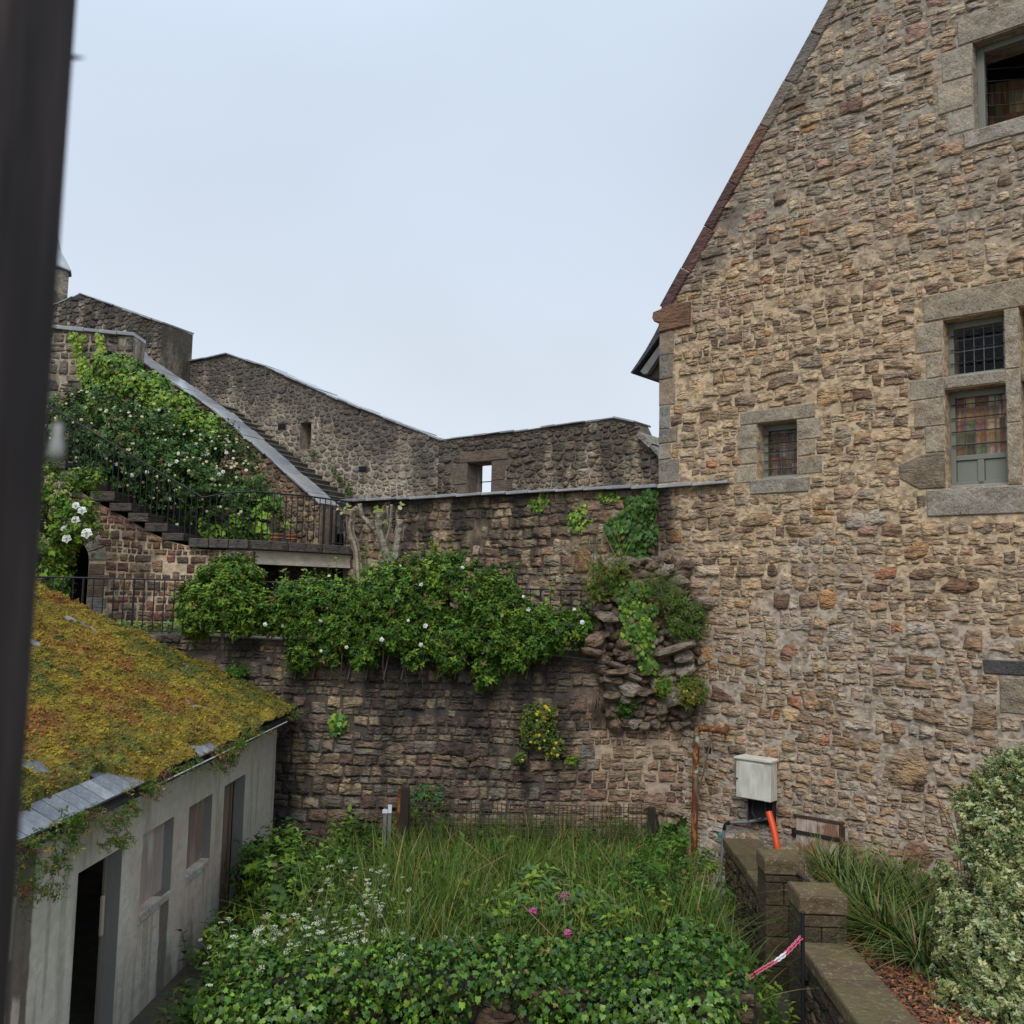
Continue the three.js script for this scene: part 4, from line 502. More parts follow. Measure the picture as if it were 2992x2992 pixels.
for (const [i, x, z] of [[0, -5.05, -21.75], [1, -5.35, -21.5]]) { const t = thing('flower_pot', i ? 'small terracotta pot left of its pair behind the landing railing' : 'small terracotta pot right of its pair behind the landing railing', 'pot', V(x, LAND + 0.005, z), 'pots on the landing'); obj('pot', new THREE.LatheGeometry([[0.02, 0], [0.1, 0], [0.13, 0.19], [0.15, 0.19], [0.15, 0.24], [0.13, 0.24], [0.12, 0.2], [0, 0.2]].map((q) => new THREE.Vector2(...q)), 14), std({ color: new THREE.Color().setRGB(0.28, 0.1, 0.05) }), t); obj('pot_band', T(new THREE.TorusGeometry(0.13, 0.012, 6, 14), 0, 0.14, 0, Math.PI / 2), std({ color: new THREE.Color().setRGB(0.45, 0.33, 0.08) }), t); }

// ---------- pollarded trees on the terrace ----------
const barkMap = tex(256, (x, y) => { const v = 0.25 + 0.5 * pf(x, y, 18, 4, 500, 4) + 0.25 * pf(x, y, 6, 3, 520, 3); return [toS(v * 0.48), toS(v * 0.37), toS(v * 0.26)]; }), barkPale = tex(256, (x, y) => { const v = 0.3 + 0.6 * pf(x, y, 14, 2, 540, 4); return [toS(v * 0.52), toS(v * 0.45), toS(v * 0.33)]; });
const bark = std({ map: barkMap, bumpMap: stoneBump, bumpScale: 0.04 }), bark2 = std({ map: barkPale, bumpMap: stoneBump, bumpScale: 0.04 }), cut = std({ color: new THREE.Color().setRGB(0.5, 0.38, 0.2) });
function stump(label, stems, mat) { const t = thing('pollarded_tree', label, 'tree', null, 'pollarded trees by the landing'); stems.forEach((s, i) => { const pts = s.p.map(([x, y, d]) => atDepth(x, y, d)), c = new THREE.CatmullRomCurve3(pts), g = new THREE.TubeGeometry(c, 24, 1, 10); const p = g.attributes.position, n = g.attributes.normal; for (let k = 0; k <= 24; k++) for (let j = 0; j <= 10; j++) { const q = k * 11 + j, o = c.getPointAt(k / 24), rad = lerp(s.r[0], s.r[1], k / 24) * 0.9 * (0.7 + 0.6 * vnoise(k * 0.6 + i * 9, (j % 10) * 0.8, 7)); p.setXYZ(q, o.x + n.getX(q) * rad, o.y + n.getY(q) * rad, o.z + n.getZ(q) * rad); } g.computeVertexNormals(); obj(i ? 'limb' : 'trunk', metric(g), mat, t); const e = pts[pts.length - 1], dir = c.getTangentAt(1); const m = obj('cut_end', new THREE.CylinderGeometry(s.r[1] * 1.02, s.r[1] * 1.02, 0.02, 10), cut, t); m.position.copy(e); m.quaternion.setFromUnitVectors(UP, dir); }); return t; }
const pol1 = stump('leftmost pollarded tree, brown peeling trunk at the landing edge', [{ p: [[1048, 1700, 18.4], [1040, 1600, 18.5], [1022, 1545, 18.5], [1026, 1490, 18.5]], r: [0.09, 0.085] }, { p: [[1024, 1500, 18.5], [1005, 1496, 18.4], [986, 1488, 18.3]], r: [0.045, 0.03] }, { p: [[1022, 1505, 18.5], [1008, 1502, 18.2], [998, 1500, 18.1]], r: [0.03, 0.028] }, { p: [[1028, 1495, 18.5], [1040, 1486, 18.6]], r: [0.06, 0.05] }], bark);
const pol2 = stump('middle pollarded tree, pale forked limbs above the hedge', [{ p: [[1145, 1700, 18.8], [1125, 1600, 18.9], [1108, 1550, 18.9], [1112, 1495, 18.9]], r: [0.1, 0.11] }, { p: [[1100, 1560, 18.9], [1075, 1525, 18.8], [1060, 1510, 18.8], [1051, 1474, 18.8]], r: [0.07, 0.045] }, { p: [[1122, 1600, 18.9], [1138, 1540, 19], [1144, 1476, 19]], r: [0.05, 0.03] }, { p: [[1115, 1560, 18.9], [1130, 1520, 19], [1133, 1480, 19]], r: [0.05, 0.03] }], bark2);
const pol3 = stump('rightmost pollarded tree, straight pale leaning trunk with one cut branch', [{ p: [[1152, 1700, 18.6], [1158, 1600, 18.6], [1170, 1520, 18.6]], r: [0.1, 0.085] }, { p: [[1163, 1535, 18.6], [1162, 1500, 18.6], [1169, 1485, 18.4]], r: [0.05, 0.04] }], bark2);

// ---------- fittings on the house wall ----------
const gAt = (px, py, d) => { const f = new Frame(G.o.x + G.n.x * d, G.o.z + G.n.z * d, 0.75, 0.66), q = f.uv(px, py); return f.at(q[0], q[1]); };
const gT = (name, label, cat) => { const t = thing(name, label, cat); G.place(t); return t; };
{ const t = gT('meter_cabinet', 'cream plastic electricity cabinet hung on the house wall above orange conduit', 'cabinet'), cm = std({ color: new THREE.Color().setRGB(0.82, 0.78, 0.66), roughness: 0.5, map: tex(128, (x, y) => grey(255 * clamp(0.86 + 0.3 * (fbm(x * 5, y * 2, 3, 4) - 0.4)))) });
  obj('body', rbox(0.6, 0.62, 0.24, 0.015, 1.46, 1.83, 0.15), cm, t); obj('door', rbox(0.44, 0.56, 0.03, 0.012, 1.43, 1.81, 0.275), cm, t); obj('lid', slab([[1.14, 2.13], [1.78, 2.13], [1.78, 2.155], [1.74, 2.175], [1.18, 2.175], [1.14, 2.155]], 0.29, 0.31, 0.006), cm, t); obj('lock', T(new THREE.CylinderGeometry(0.012, 0.012, 0.02, 8), 1.19, 1.82, 0.29, Math.PI / 2), M.iron, t);
  obj('cable_gap_shade', join([box(0.02, 0.4, 0.12, 1.3, 1.32, 0.06), box(0.02, 0.42, 0.12, 1.72, 1.3, 0.06), box(0.44, 0.4, 0.01, 1.51, 1.32, 0.05)]), std({ color: new THREE.Color().setRGB(0.015, 0.014, 0.014) }), t);  // near-black box paints the shade of the gap under the cabinet
  obj('cable', tube([V(1.4, 1.5, 0.1), V(1.38, 1.3, 0.14), V(1.5, 1.2, 0.16), V(1.6, 1.28, 0.14), V(1.58, 1.5, 0.1)], 0.012), M.iron, t); }
{ const t = thing('orange_conduit', 'bright orange corrugated conduit dropping from the cream cabinet', 'conduit'), a = gAt(2246, 2372, 0.2), b = gAt(2272, 2482, 0.34), c = gAt(2280, 2560, 0.36), g = new THREE.TubeGeometry(new THREE.CatmullRomCurve3([a, a.clone().lerp(b, 0.5).add(V(0.01, 0, 0.02)), b, c]), 90, 0.048, 12), p = g.attributes.position, n = g.attributes.normal; for (let i = 0; i < p.count; i++) { const k = Math.floor(i / 13) % 2 ? 0.006 : 0; p.setXYZ(i, p.getX(i) + n.getX(i) * k, p.getY(i) + n.getY(i) * k, p.getZ(i) + n.getZ(i) * k); } g.computeVertexNormals(); obj('corrugated_tube', g, std({ color: new THREE.Color().setRGB(0.75, 0.075, 0.012), roughness: 0.45 }), t); }
{ const t = thing('grey_pipe', 'thin grey pipe bending down the wall left of orange conduit', 'pipe'); const pts = [gAt(2242, 2392, 0.08), gAt(2180, 2402, 0.1), gAt(2132, 2404, 0.12), gAt(2116, 2420, 0.12), gAt(2112, 2470, 0.12), gAt(2104, 2560, 0.14), gAt(2100, 2640, 0.14)]; obj('pipe', new THREE.TubeGeometry(new THREE.CatmullRomCurve3(pts, false, 'catmullrom', 0.2), 60, 0.026, 8), std({ color: new THREE.Color().setRGB(0.2, 0.21, 0.22), roughness: 0.45 }), t); obj('elbow', new THREE.TubeGeometry(new THREE.CatmullRomCurve3([gAt(2136, 2403, 0.12), gAt(2122, 2408, 0.12), gAt(2115, 2424, 0.12)]), 12, 0.032, 8), M.iron, t); const k = obj('tap', rbox(0.06, 0.07, 0.06, 0.015), std({ color: new THREE.Color().setRGB(0.02, 0.25, 0.17), roughness: 0.5 }), t); k.position.copy(gAt(2104, 2441, 0.14)); }
const rustMap = (pts) => tex(256, (x, y) => { const n = pf(x, y, 6, 10, 600, 5), m = pf(x, y, 3, 2, 620, 3); let c = mix(rgb(120, 62, 26), rgb(70, 38, 22), n); c = mix(c, rgb(160, 110, 50), sstep(0.55, 0.7, n)); return mix(c, rgb(160, 178, 164), sstep(0.36, 0.5, m) * pts).map((v) => toS(v)); });
{ const t = thing('rusty_pipe', 'tall rusty iron pipe with elbow and brace in the wall corner', 'pipe'), rm = std({ map: rustMap(0.2), roughness: 0.75, bumpMap: mortarBump, bumpScale: 0.01 }), rp = std({ map: rustMap(1), roughness: 0.65 }); const d = 0.32, P = (x, y, q = d) => gAt(x, y, q);
  obj('upright', bar(P(2027, 2560), P(2032, 2260), 0.054, 12), rm, t); obj('painted_upright', bar(P(2032, 2258), P(2036, 2148), 0.0545, 12), rp, t); obj('elbow', new THREE.TubeGeometry(new THREE.CatmullRomCurve3([P(2036, 2150), P(2037, 2136), P(2046, 2127), P(2058, 2128)]), 14, 0.057, 12), rm, t); obj('crossbar', bar(P(2056, 2128), P(2116, 2136), 0.05, 12), rm, t); obj('flange', bar(P(2114, 2135), P(2127, 2137), 0.068, 12), rm, t); obj('spout', bar(P(2120, 2138), P(2119, 2162), 0.02, 8), rm, t); obj('brace', bar(P(2083, 2140), P(2042, 2312), 0.015, 8), std({ color: new THREE.Color().setRGB(0.17, 0.11, 0.07), roughness: 0.5 }), t); }
{ const t = gT('wooden_hatch', 'weathered plank hatch with black strap hinge low in the house wall', 'hatch'), wm = tex(256, (x, y) => { const v = 0.55 + 0.5 * pf(x, y, 22, 3, 700, 4), k = sstep(0.5, 0.62, pf(x, y, 5, 3, 720, 3)); return mix([218 * v, 196 * v, 176 * v], [176 * v, 130 * v, 100 * v], k); }); const mm = std({ map: wm, roughness: 0.85 }); for (let i = 0; i < 4; i++) obj('plank', metric(rbox(0.168, 1.55, 0.05, 0.008, 2.145 + i * 0.173, 0.54, 0.0 + (i % 2) * 0.006), 1.2), mm, t); obj('strap_hinge', rbox(0.74, 0.055, 0.02, 0.005, 2.4, 1.1, 0.04), std({ color: new THREE.Color().setRGB(0.02, 0.014, 0.01), roughness: 0.7 }), t); obj('hinge_pin', box(0.05, 0.14, 0.05, 2.03, 1.08, 0.03), M.iron, t); obj('hatch_frame', join([box(0.06, 1.6, 0.1, 2.8, 0.5, 0.01), box(0.8, 0.04, 0.08, 2.42, 1.34, 0.0)]), std({ color: new THREE.Color().setRGB(0.17, 0.13, 0.1), map: wm }), t); }

// ---------- low walls and gate piers on the right ----------
const wallDir = V(Math.sin(2.4 * D2R), 0, -Math.cos(2.4 * D2R)), p2 = onGround(2336, 2617, 1.45), p1 = onGround(2234, 2513, 1.45);
const LF = new Frame(p2.x + 0.03, p2.z, -wallDir.x, -wallDir.z);   // left face; u runs towards the viewer
const lichenStone = (k, seed) => std({ map: tex(256, (x, y) => { const n = pf(x, y, 7, 7, seed, 6, 0.72), w = sstep(0.6, 0.74, pf(x, y, 24, 24, seed + 9, 3)), m = sstep(0.45, 0.7, pf(x, y, 3, 3, seed + 19, 5)); let c = mix(rgb(58, 46, 34), rgb(112, 92, 62), n); c = mix(c, rgb(100, 90, 50), m * 0.5); return mix(c, rgb(140, 130, 108), w * 0.4).map((v) => toS(v * k)); }), bumpMap: mortarBump, bumpScale: 0.035, roughness: 0.8 });
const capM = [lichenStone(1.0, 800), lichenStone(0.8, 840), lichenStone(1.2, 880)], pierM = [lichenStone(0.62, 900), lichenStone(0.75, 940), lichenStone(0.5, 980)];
const lPal = [[92, 76, 56], [76, 62, 48], [110, 90, 64], [66, 54, 44], [100, 78, 62]].map((c) => rgb(...c));
const lowStain = (u, v) => ({ c: rgb(60, 66, 34), t: 0.5 * sstep(0.55, 0.68, fbm(u * 2, v * 2, 951, 4)) });
const lowWall = (name, label, u0, u1, seed) => { const top = 0.83, g = rubbleWall({ name, label, category: 'wall', inGroup: 'low garden walls', frame: LF, u0, u1, bottom: -0.25, top: [[u0, top], [u1, top]], thick: 0.46, h: 0.16, aspect: 1.7, jit: 0.16, split: 0.05, gap: 0.008, relief: 0.03, seed, most: 80, res: 256, mort: () => rgb(70, 60, 48), pal: tone(lPal), stain: lowStain }); const r = SEED(seed); for (let u = u0; u < u1 - 0.1;) { const e = Math.min(u1, u + 0.75 + 0.4 * r()), m = obj('cap_stone', metric(rbox(e - u - 0.008, 0.14, 0.56, 0.02, (u + e) / 2, top + 0.072, -0.23)), pick(capM, r()), g); m.rotation.z = 0.006 * (r() - 0.5); u = e; } return g; };
lowWall('low_garden_wall', 'low mossy capped wall running towards the viewer beside the bark bed', 0.01, 6.5, 5);
const dU = p2.clone().sub(p1).dot(LF.u); lowWall('low_garden_wall', 'low capped wall from the far gate pier back to the house', -dU - 3.1, -dU - 0.56, 6);
function pier(label, p, deep, h, w) { const t = thing('gate_pier', label, 'pier', V(p.x, 0, p.z), 'gate piers'); t.rotation.y = -2.4 * D2R; const r = SEED(Math.round(p.z * 100)); obj('pier_cap', metric(rbox(w, 0.2, deep, 0.025, w / 2, h - 0.1, -deep / 2)), capM[2], t); let y = -0.2; while (y < h - 0.26) { const hh = Math.min(h - 0.203 - y, 0.26 + 0.12 * r()), k = 0.45 + 0.2 * r(); for (const [a, b] of r() < 0.75 ? [[0.012, w * k], [w * k, w - 0.012]] : [[0.012, w - 0.012]]) obj('pier_block', metric(rbox(b - a - 0.008, hh - 0.008, deep - 0.03, 0.014, (a + b) / 2, y + hh / 2, -deep / 2)), pick(pierM, r()), t); y += hh; } return t; }
pier('near gate pier with broad lichened cap at the head of the low wall', p2, 0.55, 1.45, 0.53); pier('far gate pier, taller and darker, in front of the orange conduit', p1, 0.5, 1.47, 0.5);
{ const t = thing('gate_bar', 'dark iron bar spanning between the two gate piers', 'bar'), a = onGround(2302, 2528, 1.3), b = onGround(2362, 2575, 1.3); obj('bar', bar(a, b, 0.03, 4), std({ color: new THREE.Color().setRGB(0.05, 0.03, 0.025) }), t); obj('lower_bar', bar(a.clone().setY(1.02), b.clone().setY(1.02), 0.02, 4), std({ color: new THREE.Color().setRGB(0.05, 0.03, 0.025) }), t); }
const poleFoot = atDepth(2345, 2668, 9.95), pole = thing('chain_pole', 'slim black pole standing against the near gate pier', 'pole', V(poleFoot.x, -0.12, poleFoot.z)); const poleH = poleFoot.y + 0.12; obj('pole', new THREE.CylinderGeometry(0.02, 0.022, poleH, 10).translate(0, poleH / 2, 0), M.iron, pole); obj('pole_cap', new THREE.SphereGeometry(0.024, 10, 6).translate(0, poleH, 0), M.iron, pole); obj('pole_foot', new THREE.CylinderGeometry(0.07, 0.08, 0.03, 12).translate(0, 0.015, 0), M.iron, pole);
{ const t = thing('plastic_chain', 'pink and white plastic chain drooping from the black pole into ivy', 'chain'), z = -poleFoot.z, a = atDepth(2342, 2738, z), b = atDepth(2285, 2795, z - 0.15), c = atDepth(2205, 2846, z - 0.3), d = atDepth(2165, 2880, z - 0.4), cv = new THREE.CatmullRomCurve3([a, b, c, d]); const lg = new THREE.TorusGeometry(0.016, 0.0055, 6, 10); lg.scale(1.65, 1, 1); const pk = std({ color: new THREE.Color().setRGB(0.55, 0.1, 0.17), roughness: 0.4 }), wh = std({ color: new THREE.Color().setRGB(0.72, 0.7, 0.68), roughness: 0.4 }); const n = 30; for (let i = 0; i < n; i++) { const q = cv.getPointAt((i + 0.5) / n), tg = cv.getTangentAt((i + 0.5) / n), m = obj('chain_link', lg, i >= 9 && i < 14 ? wh : pk, t); m.position.copy(q); m.quaternion.setFromUnitVectors(V(1, 0, 0), tg).multiply(new THREE.Quaternion().setFromAxisAngle(V(1, 0, 0), i % 2 ? 0.9 : -0.6)); m.scale.setScalar(1.25); } }
{ const p = onGround(2208, 2955, 0.45), t = thing('stub_post', 'short square timber stub post at the ivy edge', 'post', V(p.x, -0.12, p.z)); obj('post', metric(rbox(0.13, 0.62, 0.13, 0.012, 0, 0.31, 0)), lichenStone(0.55, 990), t); obj('post_top', metric(rbox(0.118, 0.02, 0.118, 0.006, 0, 0.628, 0)), lichenStone(0.9, 991), t); }

// ---------- wire fence and posts in the garden ----------
const GARDEN = 0.35;
{ const z = 15.4, t = thing('wire_mesh_fence', 'rusty square wire mesh fence standing in the tall grass', 'fence'), wm = std({ color: new THREE.Color().setRGB(0.07, 0.045, 0.032), roughness: 0.7 }); const a = atDepth(1186, 2340, z), b = atDepth(1900, 2354, z), n = 56, top = a.y; const r = SEED(4); for (let i = 0; i <= n; i++) { const x = lerp(a.x, b.x, i / n); obj('wire', bar(V(x, GARDEN - 0.05, -z), V(x + 0.01 * (r() - 0.5), top + 0.03 * Math.sin(i * 0.15), -z), 0.0062, 4), wm, t); } for (let j = 0; j < 12; j++) { const y = top - 0.03 - j * 0.078; obj('wire', tube([V(a.x, y, -z), V(lerp(a.x, b.x, 0.5), y + 0.02, -z), V(b.x, y, -z)], 0.0062, 4, 12), wm, t); } }
const postM = std({ map: tex(128, (x, y) => { const v = 0.5 + 0.6 * pf(x, y, 14, 2, 1100, 4); return [58 * v, 48 * v, 36 * v]; }), roughness: 0.9 });
{ const p = atDepth(1183, 2299, 15.35), t = thing('fence_post', 'square dark timber post at the left end of the wire mesh', 'post', V(p.x, GARDEN - 0.1, p.z), 'mesh fence posts'), h = p.y - GARDEN + 0.1; obj('post', metric(rbox(0.15, h, 0.12, 0.01, 0, h / 2, 0)), postM, t); const s = obj('split_board', metric(rbox(0.05, h * 0.98, 0.1, 0.012, -0.11, h * 0.5, 0.02)), std({ map: rustMap(0), color: new THREE.Color(0.7, 0.6, 0.6) }), t); s.rotation.z = -0.03;
  const q = atDepth(1904, 2358, 15.35), u = thing('fence_post', 'dark braced timber post at the right end of the wire mesh', 'post', V(q.x, GARDEN - 0.1, q.z), 'mesh fence posts'), k = q.y - GARDEN + 0.1; obj('post', metric(rbox(0.12, k, 0.12, 0.01, 0, k / 2, 0)), postM, u); obj('brace', bar(V(0.26, 0, 0), V(0.05, k * 0.9, 0), 0.04, 4), postM, u); }
for (const [i, x, y] of [[0, 1126, 2362], [1, 1140, 2355]]) { const p = atDepth(x, y, 15.1), t = thing('garden_stake', i ? 'pale square stake with upright white tag beside the timber post' : 'pale square stake with wider white tag, farthest from timber post', 'stake', V(p.x, GARDEN - 0.1, p.z), 'tagged stakes'), h = p.y - GARDEN + 0.1; obj('stake', metric(rbox(0.055, h, 0.04, 0.006, 0, h / 2, 0)), std({ color: new THREE.Color().setRGB(0.28, 0.29, 0.25), map: lichenMap }), t); obj('tag', rbox(i ? 0.06 : 0.08, i ? 0.13 : 0.06, 0.012, 0.004, 0, h - 0.04, 0.03), std({ color: new THREE.Color().setRGB(0.62, 0.66, 0.7) }), t); }

// ---------- timber post close to the lens ----------
{ const d = 0.62, ex = atDepth(140, 1496, d + 0.1).x, t = thing('timber_post', 'dark weathered timber post standing close at the left edge', 'post', V(ex, 0, -d)); const g = new RoundedBoxGeometry(0.4, 7, 0.1, 3, 0.012); const map = tex(512, (x, y) => { const v = pf(x, y, 24, 3, 1200, 5, 0.6), w = pf(x, y, 8, 4, 1220, 4), k = 0.35 + 0.75 * v + 0.3 * (w - 0.5); return [60 * k + 4, 51 * k + 3, 48 * k + 3]; }); obj('post', T(metric(g, 2.4), -0.2, EYE, -0.05), std({ map, bumpMap: map, bumpScale: 0.003, roughness: 0.9 }), t);
  const q = atDepth(166, 1290, d + 0.05), m = obj('fitting', new THREE.LatheGeometry([[0, 0], [0.004, 0.001], [0.0055, 0.006], [0.005, 0.012], [0.0035, 0.018], [0.0035, 0.026], [0, 0.028]].map((p) => new THREE.Vector2(...p)), 12), std({ color: new THREE.Color().setRGB(0.3, 0.3, 0.27), roughness: 0.6 }), t); m.position.set(q.x - ex, q.y - 0.014, -0.05); m.userData.label = 'small pale pull hanging on the post edge';
  const s = obj('splinter', new THREE.ConeGeometry(0.004, 0.02, 5).rotateZ(-Math.PI / 2), std({ color: new THREE.Color().setRGB(0.02, 0.018, 0.02) }), t); const sp = atDepth(216, 168, d + 0.1); s.position.set(sp.x - ex, sp.y, -0.1); }
// ---------- plants ----------
function tri(verts, faces) { const g = new THREE.BufferGeometry(); g.setAttribute('position', new THREE.Float32BufferAttribute(verts.flat(), 3)); g.setIndex(faces.flat()); const q = g.toNonIndexed(); q.computeVertexNormals(); q.setAttribute('uv', new THREE.Float32BufferAttribute(new Float32Array(q.attributes.position.count * 2), 2)); return q; }
const leafGeo = (w = 0.3, fold = 0.07, droop = 0.12) => tri([[0, 0, 0], [-w, 0.42, fold], [w, 0.42, fold], [0, 1, -droop], [0, 0.45, 0]], [[0, 2, 4], [0, 4, 1], [1, 4, 3], [4, 2, 3]]);
const ivyGeo = tri([[0, 0.3, 0.03], [0, 0.05, 0], [0.3, -0.08, -0.02], [0.42, 0.2, -0.04], [0.33, 0.36, 0], [0.4, 0.62, -0.05], [0.17, 0.66, 0], [0, 1, -0.1], [-0.17, 0.66, 0], [-0.4, 0.62, -0.05], [-0.33, 0.36, 0], [-0.42, 0.2, -0.04], [-0.3, -0.08, -0.02]], Array.from({ length: 12 }, (_, i) => [0, i + 1, (i + 1) % 12 + 1]));
const bladeGeo = (w, bend, seg = 4) => { const v = [], f = []; for (let i = 0; i <= seg; i++) { const t = i / seg, y = t * (1 - 0.25 * bend * t), z = bend * t * t * 0.75, k = w * (1 - t * t) * 0.5 + 0.0004; v.push([-k, y, z], [k, y, z]); } for (let i = 0; i < seg; i++) f.push([2 * i, 2 * i + 1, 2 * i + 2], [2 * i + 1, 2 * i + 3, 2 * i + 2]); return tri(v, f); };
const Q = (n, tip) => { const z = n.clone().normalize(), y = tip.clone().addScaledVector(z, -tip.dot(z)); if (y.lengthSq() < 1e-5) y.set(0.3, 1, 0.2).addScaledVector(z, -z.y); y.normalize(); const x = y.clone().cross(z); return new THREE.Quaternion().setFromRotationMatrix(new THREE.Matrix4().makeBasis(x, y, z)); };
function sprigGeo(n, len, leaf, size, seed, spread = 1, stem = 0.006) { const r = SEED(seed), list = [bar(V(0, 0, 0), V(0, len, 0), stem, 3, stem * 0.5)]; list[0].deleteAttribute('uv'); list[0].setAttribute('uv', new THREE.Float32BufferAttribute(new Float32Array(list[0].attributes.position.count * 2), 2)); for (let i = 0; i < n; i++) { const a = i * 2.4 + r(), t = 0.15 + 0.85 * i / (n - 1 || 1), s = size * (0.7 + 0.6 * r()), out = V(Math.cos(a), 0, Math.sin(a)), tip = out.clone().multiplyScalar(spread).add(V(0, 0.55 + 0.5 * r() * t, 0)), nn = V(0, 1, 0).addScaledVector(out, -0.35).add(V(r() - 0.5, r() - 0.5, r() - 0.5).multiplyScalar(0.8)); list.push(leaf.clone().applyMatrix4(new THREE.Matrix4().compose(V(0, len * t, 0), Q(nn, tip), V(s, s, s)))); } return join(list); }
const rnd3 = (r) => { const a = r() * 6.2832, z = r() * 2 - 1, k = Math.sqrt(1 - z * z); return V(Math.cos(a) * k, z, Math.sin(a) * k); };
const leafy = (rough = 0.55, t = 0.25) => phys({ roughness: rough, transmission: t, thickness: 0, specularIntensity: 0.3, side: THREE.DoubleSide });
const LM = leafy(), LD = phys({ roughness: 0.55, specularIntensity: 0.3, side: THREE.DoubleSide }), LG = phys({ roughness: 0.42, specularIntensity: 0.45, side: THREE.DoubleSide });
const vary = (c, r, k = 0.35) => { const b = 1 - k / 2 + k * r() * 1.2, h = (r() - 0.5) * 0.25; return [c[0] * b * (1 + h), c[1] * b, c[2] * b * (1 - h)]; };
// points on the skin of a union of ellipsoids
function shell(ells, n, r, inner = 0.35, bump = 0.22, fs = 1.6) { const out = [], w = ells.map((e) => e.r[0] * e.r[1] + e.r[1] * e.r[2] + e.r[0] * e.r[2]), tot = w.reduce((a, b) => a + b); let guard = 0;
  while (out.length < n && guard++ < n * 6) { let k = r() * tot, i = 0; while (k > w[i] && i < w.length - 1) k -= w[i++]; const e = ells[i], d = rnd3(r); if (d.z < -0.35 && r() < 0.7) continue; const nz = fbm(d.x * fs * 2 + i * 7, d.y * fs * 2 + d.z * 3, 61, 3) - 0.5, f = 1 - inner * r() * r() + bump * 2 * nz; const p = V(e.c.x + d.x * e.r[0] * f, e.c.y + d.y * e.r[1] * f, e.c.z + d.z * e.r[2] * f);
    if (ells.some((q, j) => j !== i && ((p.x - q.c.x) / q.r[0]) ** 2 + ((p.y - q.c.y) / q.r[1]) ** 2 + ((p.z - q.c.z) / q.r[2]) ** 2 < 0.42)) continue; out.push({ p, n: V(d.x / e.r[0], d.y / e.r[1], d.z / e.r[2]).normalize(), i }); }
  return out; }
function foliage(parent, name, geos, mat, pts, r, o) { const lists = geos.map(() => []); for (const q of pts) { if (o.holes !== 0 && fbm(q.p.x * 3.1 + q.p.z, q.p.y * 3.1, 55, 3) < (o.holes ?? 0.4)) continue; const s = o.size * (0.5 + 1.0 * r() ** 1.3), dir = q.n.clone().multiplyScalar(o.out ?? 0.8).add(V(0, o.up ?? 0.6, 0)).add(rnd3(r).multiplyScalar(o.wild ?? 0.6)).normalize(), m = new THREE.Matrix4().compose(q.p, new THREE.Quaternion().setFromUnitVectors(UP, dir).multiply(new THREE.Quaternion().setFromAxisAngle(UP, r() * 6.28)), V(s, s, s)); lists[Math.floor(r() * geos.length)].push({ m, c: vary(r() < (o.dead ?? 0.025) ? [0.2, 0.13, 0.05] : o.col(q.p, r), r, o.vary ?? 0.5) }); } geos.forEach((g, i) => lists[i].length && instanced(name, g, mat, lists[i], parent)); }
function flatLeaves(parent, name, geo, mat, pts, r, o) { instanced(name, geo, mat, pts.map((q) => { const s = o.size * (0.45 + 1.0 * r()), n = q.n.clone().add(rnd3(r).multiplyScalar(o.wild ?? 0.7)), tip = V(0, -1, 0).add(rnd3(r).multiplyScalar(0.8)); return { m: new THREE.Matrix4().compose(q.p, Q(n, tip), V(s, s, s)), c: vary(r() < 0.02 ? [0.2, 0.14, 0.05] : o.col(q.p, r), r, 0.5) }; }), parent); }
const E = (px, py, d, rx, ry, rz) => ({ c: atDepth(px, py, d), r: [rx, ry, rz ?? rx * 0.7] });
const roseG = (() => { const l = []; for (let k = 0; k < 3; k++) for (let i = 0; i < 5; i++) { const a = i * 1.257 + k * 0.6, s = 0.55 - k * 0.14; l.push(leafGeo(0.6, 0.12, -0.1).applyMatrix4(new THREE.Matrix4().compose(V(0, 0.03 * k, 0), Q(V(Math.cos(a) * (0.5 + 0.25 * k), 0.8, Math.sin(a) * (0.5 + 0.25 * k)).multiplyScalar(1), V(Math.cos(a), 0.3 + 0.5 * k, Math.sin(a))), V(s, s, s)))); } return join(l); })();
const G1 = { mid: [0.078, 0.16, 0.02], young: [0.175, 0.27, 0.03], deep: [0.042, 0.095, 0.017], blue: [0.055, 0.11, 0.026], lime: [0.27, 0.34, 0.035] };
const whiteM = std({ color: new THREE.Color().setRGB(0.78, 0.78, 0.7), side: THREE.DoubleSide }), creamM = std({ color: new THREE.Color().setRGB(0.75, 0.68, 0.38), side: THREE.DoubleSide }), yellowM = std({ color: new THREE.Color().setRGB(0.7, 0.5, 0.03), side: THREE.DoubleSide }), pinkM = std({ color: new THREE.Color().setRGB(0.5, 0.1, 0.27), side: THREE.DoubleSide });
function blooms(parent, name, mat, pts, r, size, lift = 0.05) { for (const q of pts) { const m = obj(name, roseG, mat, parent); m.position.copy(q.p).addScaledVector(q.n, lift); m.quaternion.setFromUnitVectors(UP, q.n.clone().add(V(0, 0.2, 0.4)).normalize()); m.scale.setScalar(size * (0.7 + 0.6 * r())); } }
const front = (pts) => pts.filter((q) => q.n.z > 0.15);

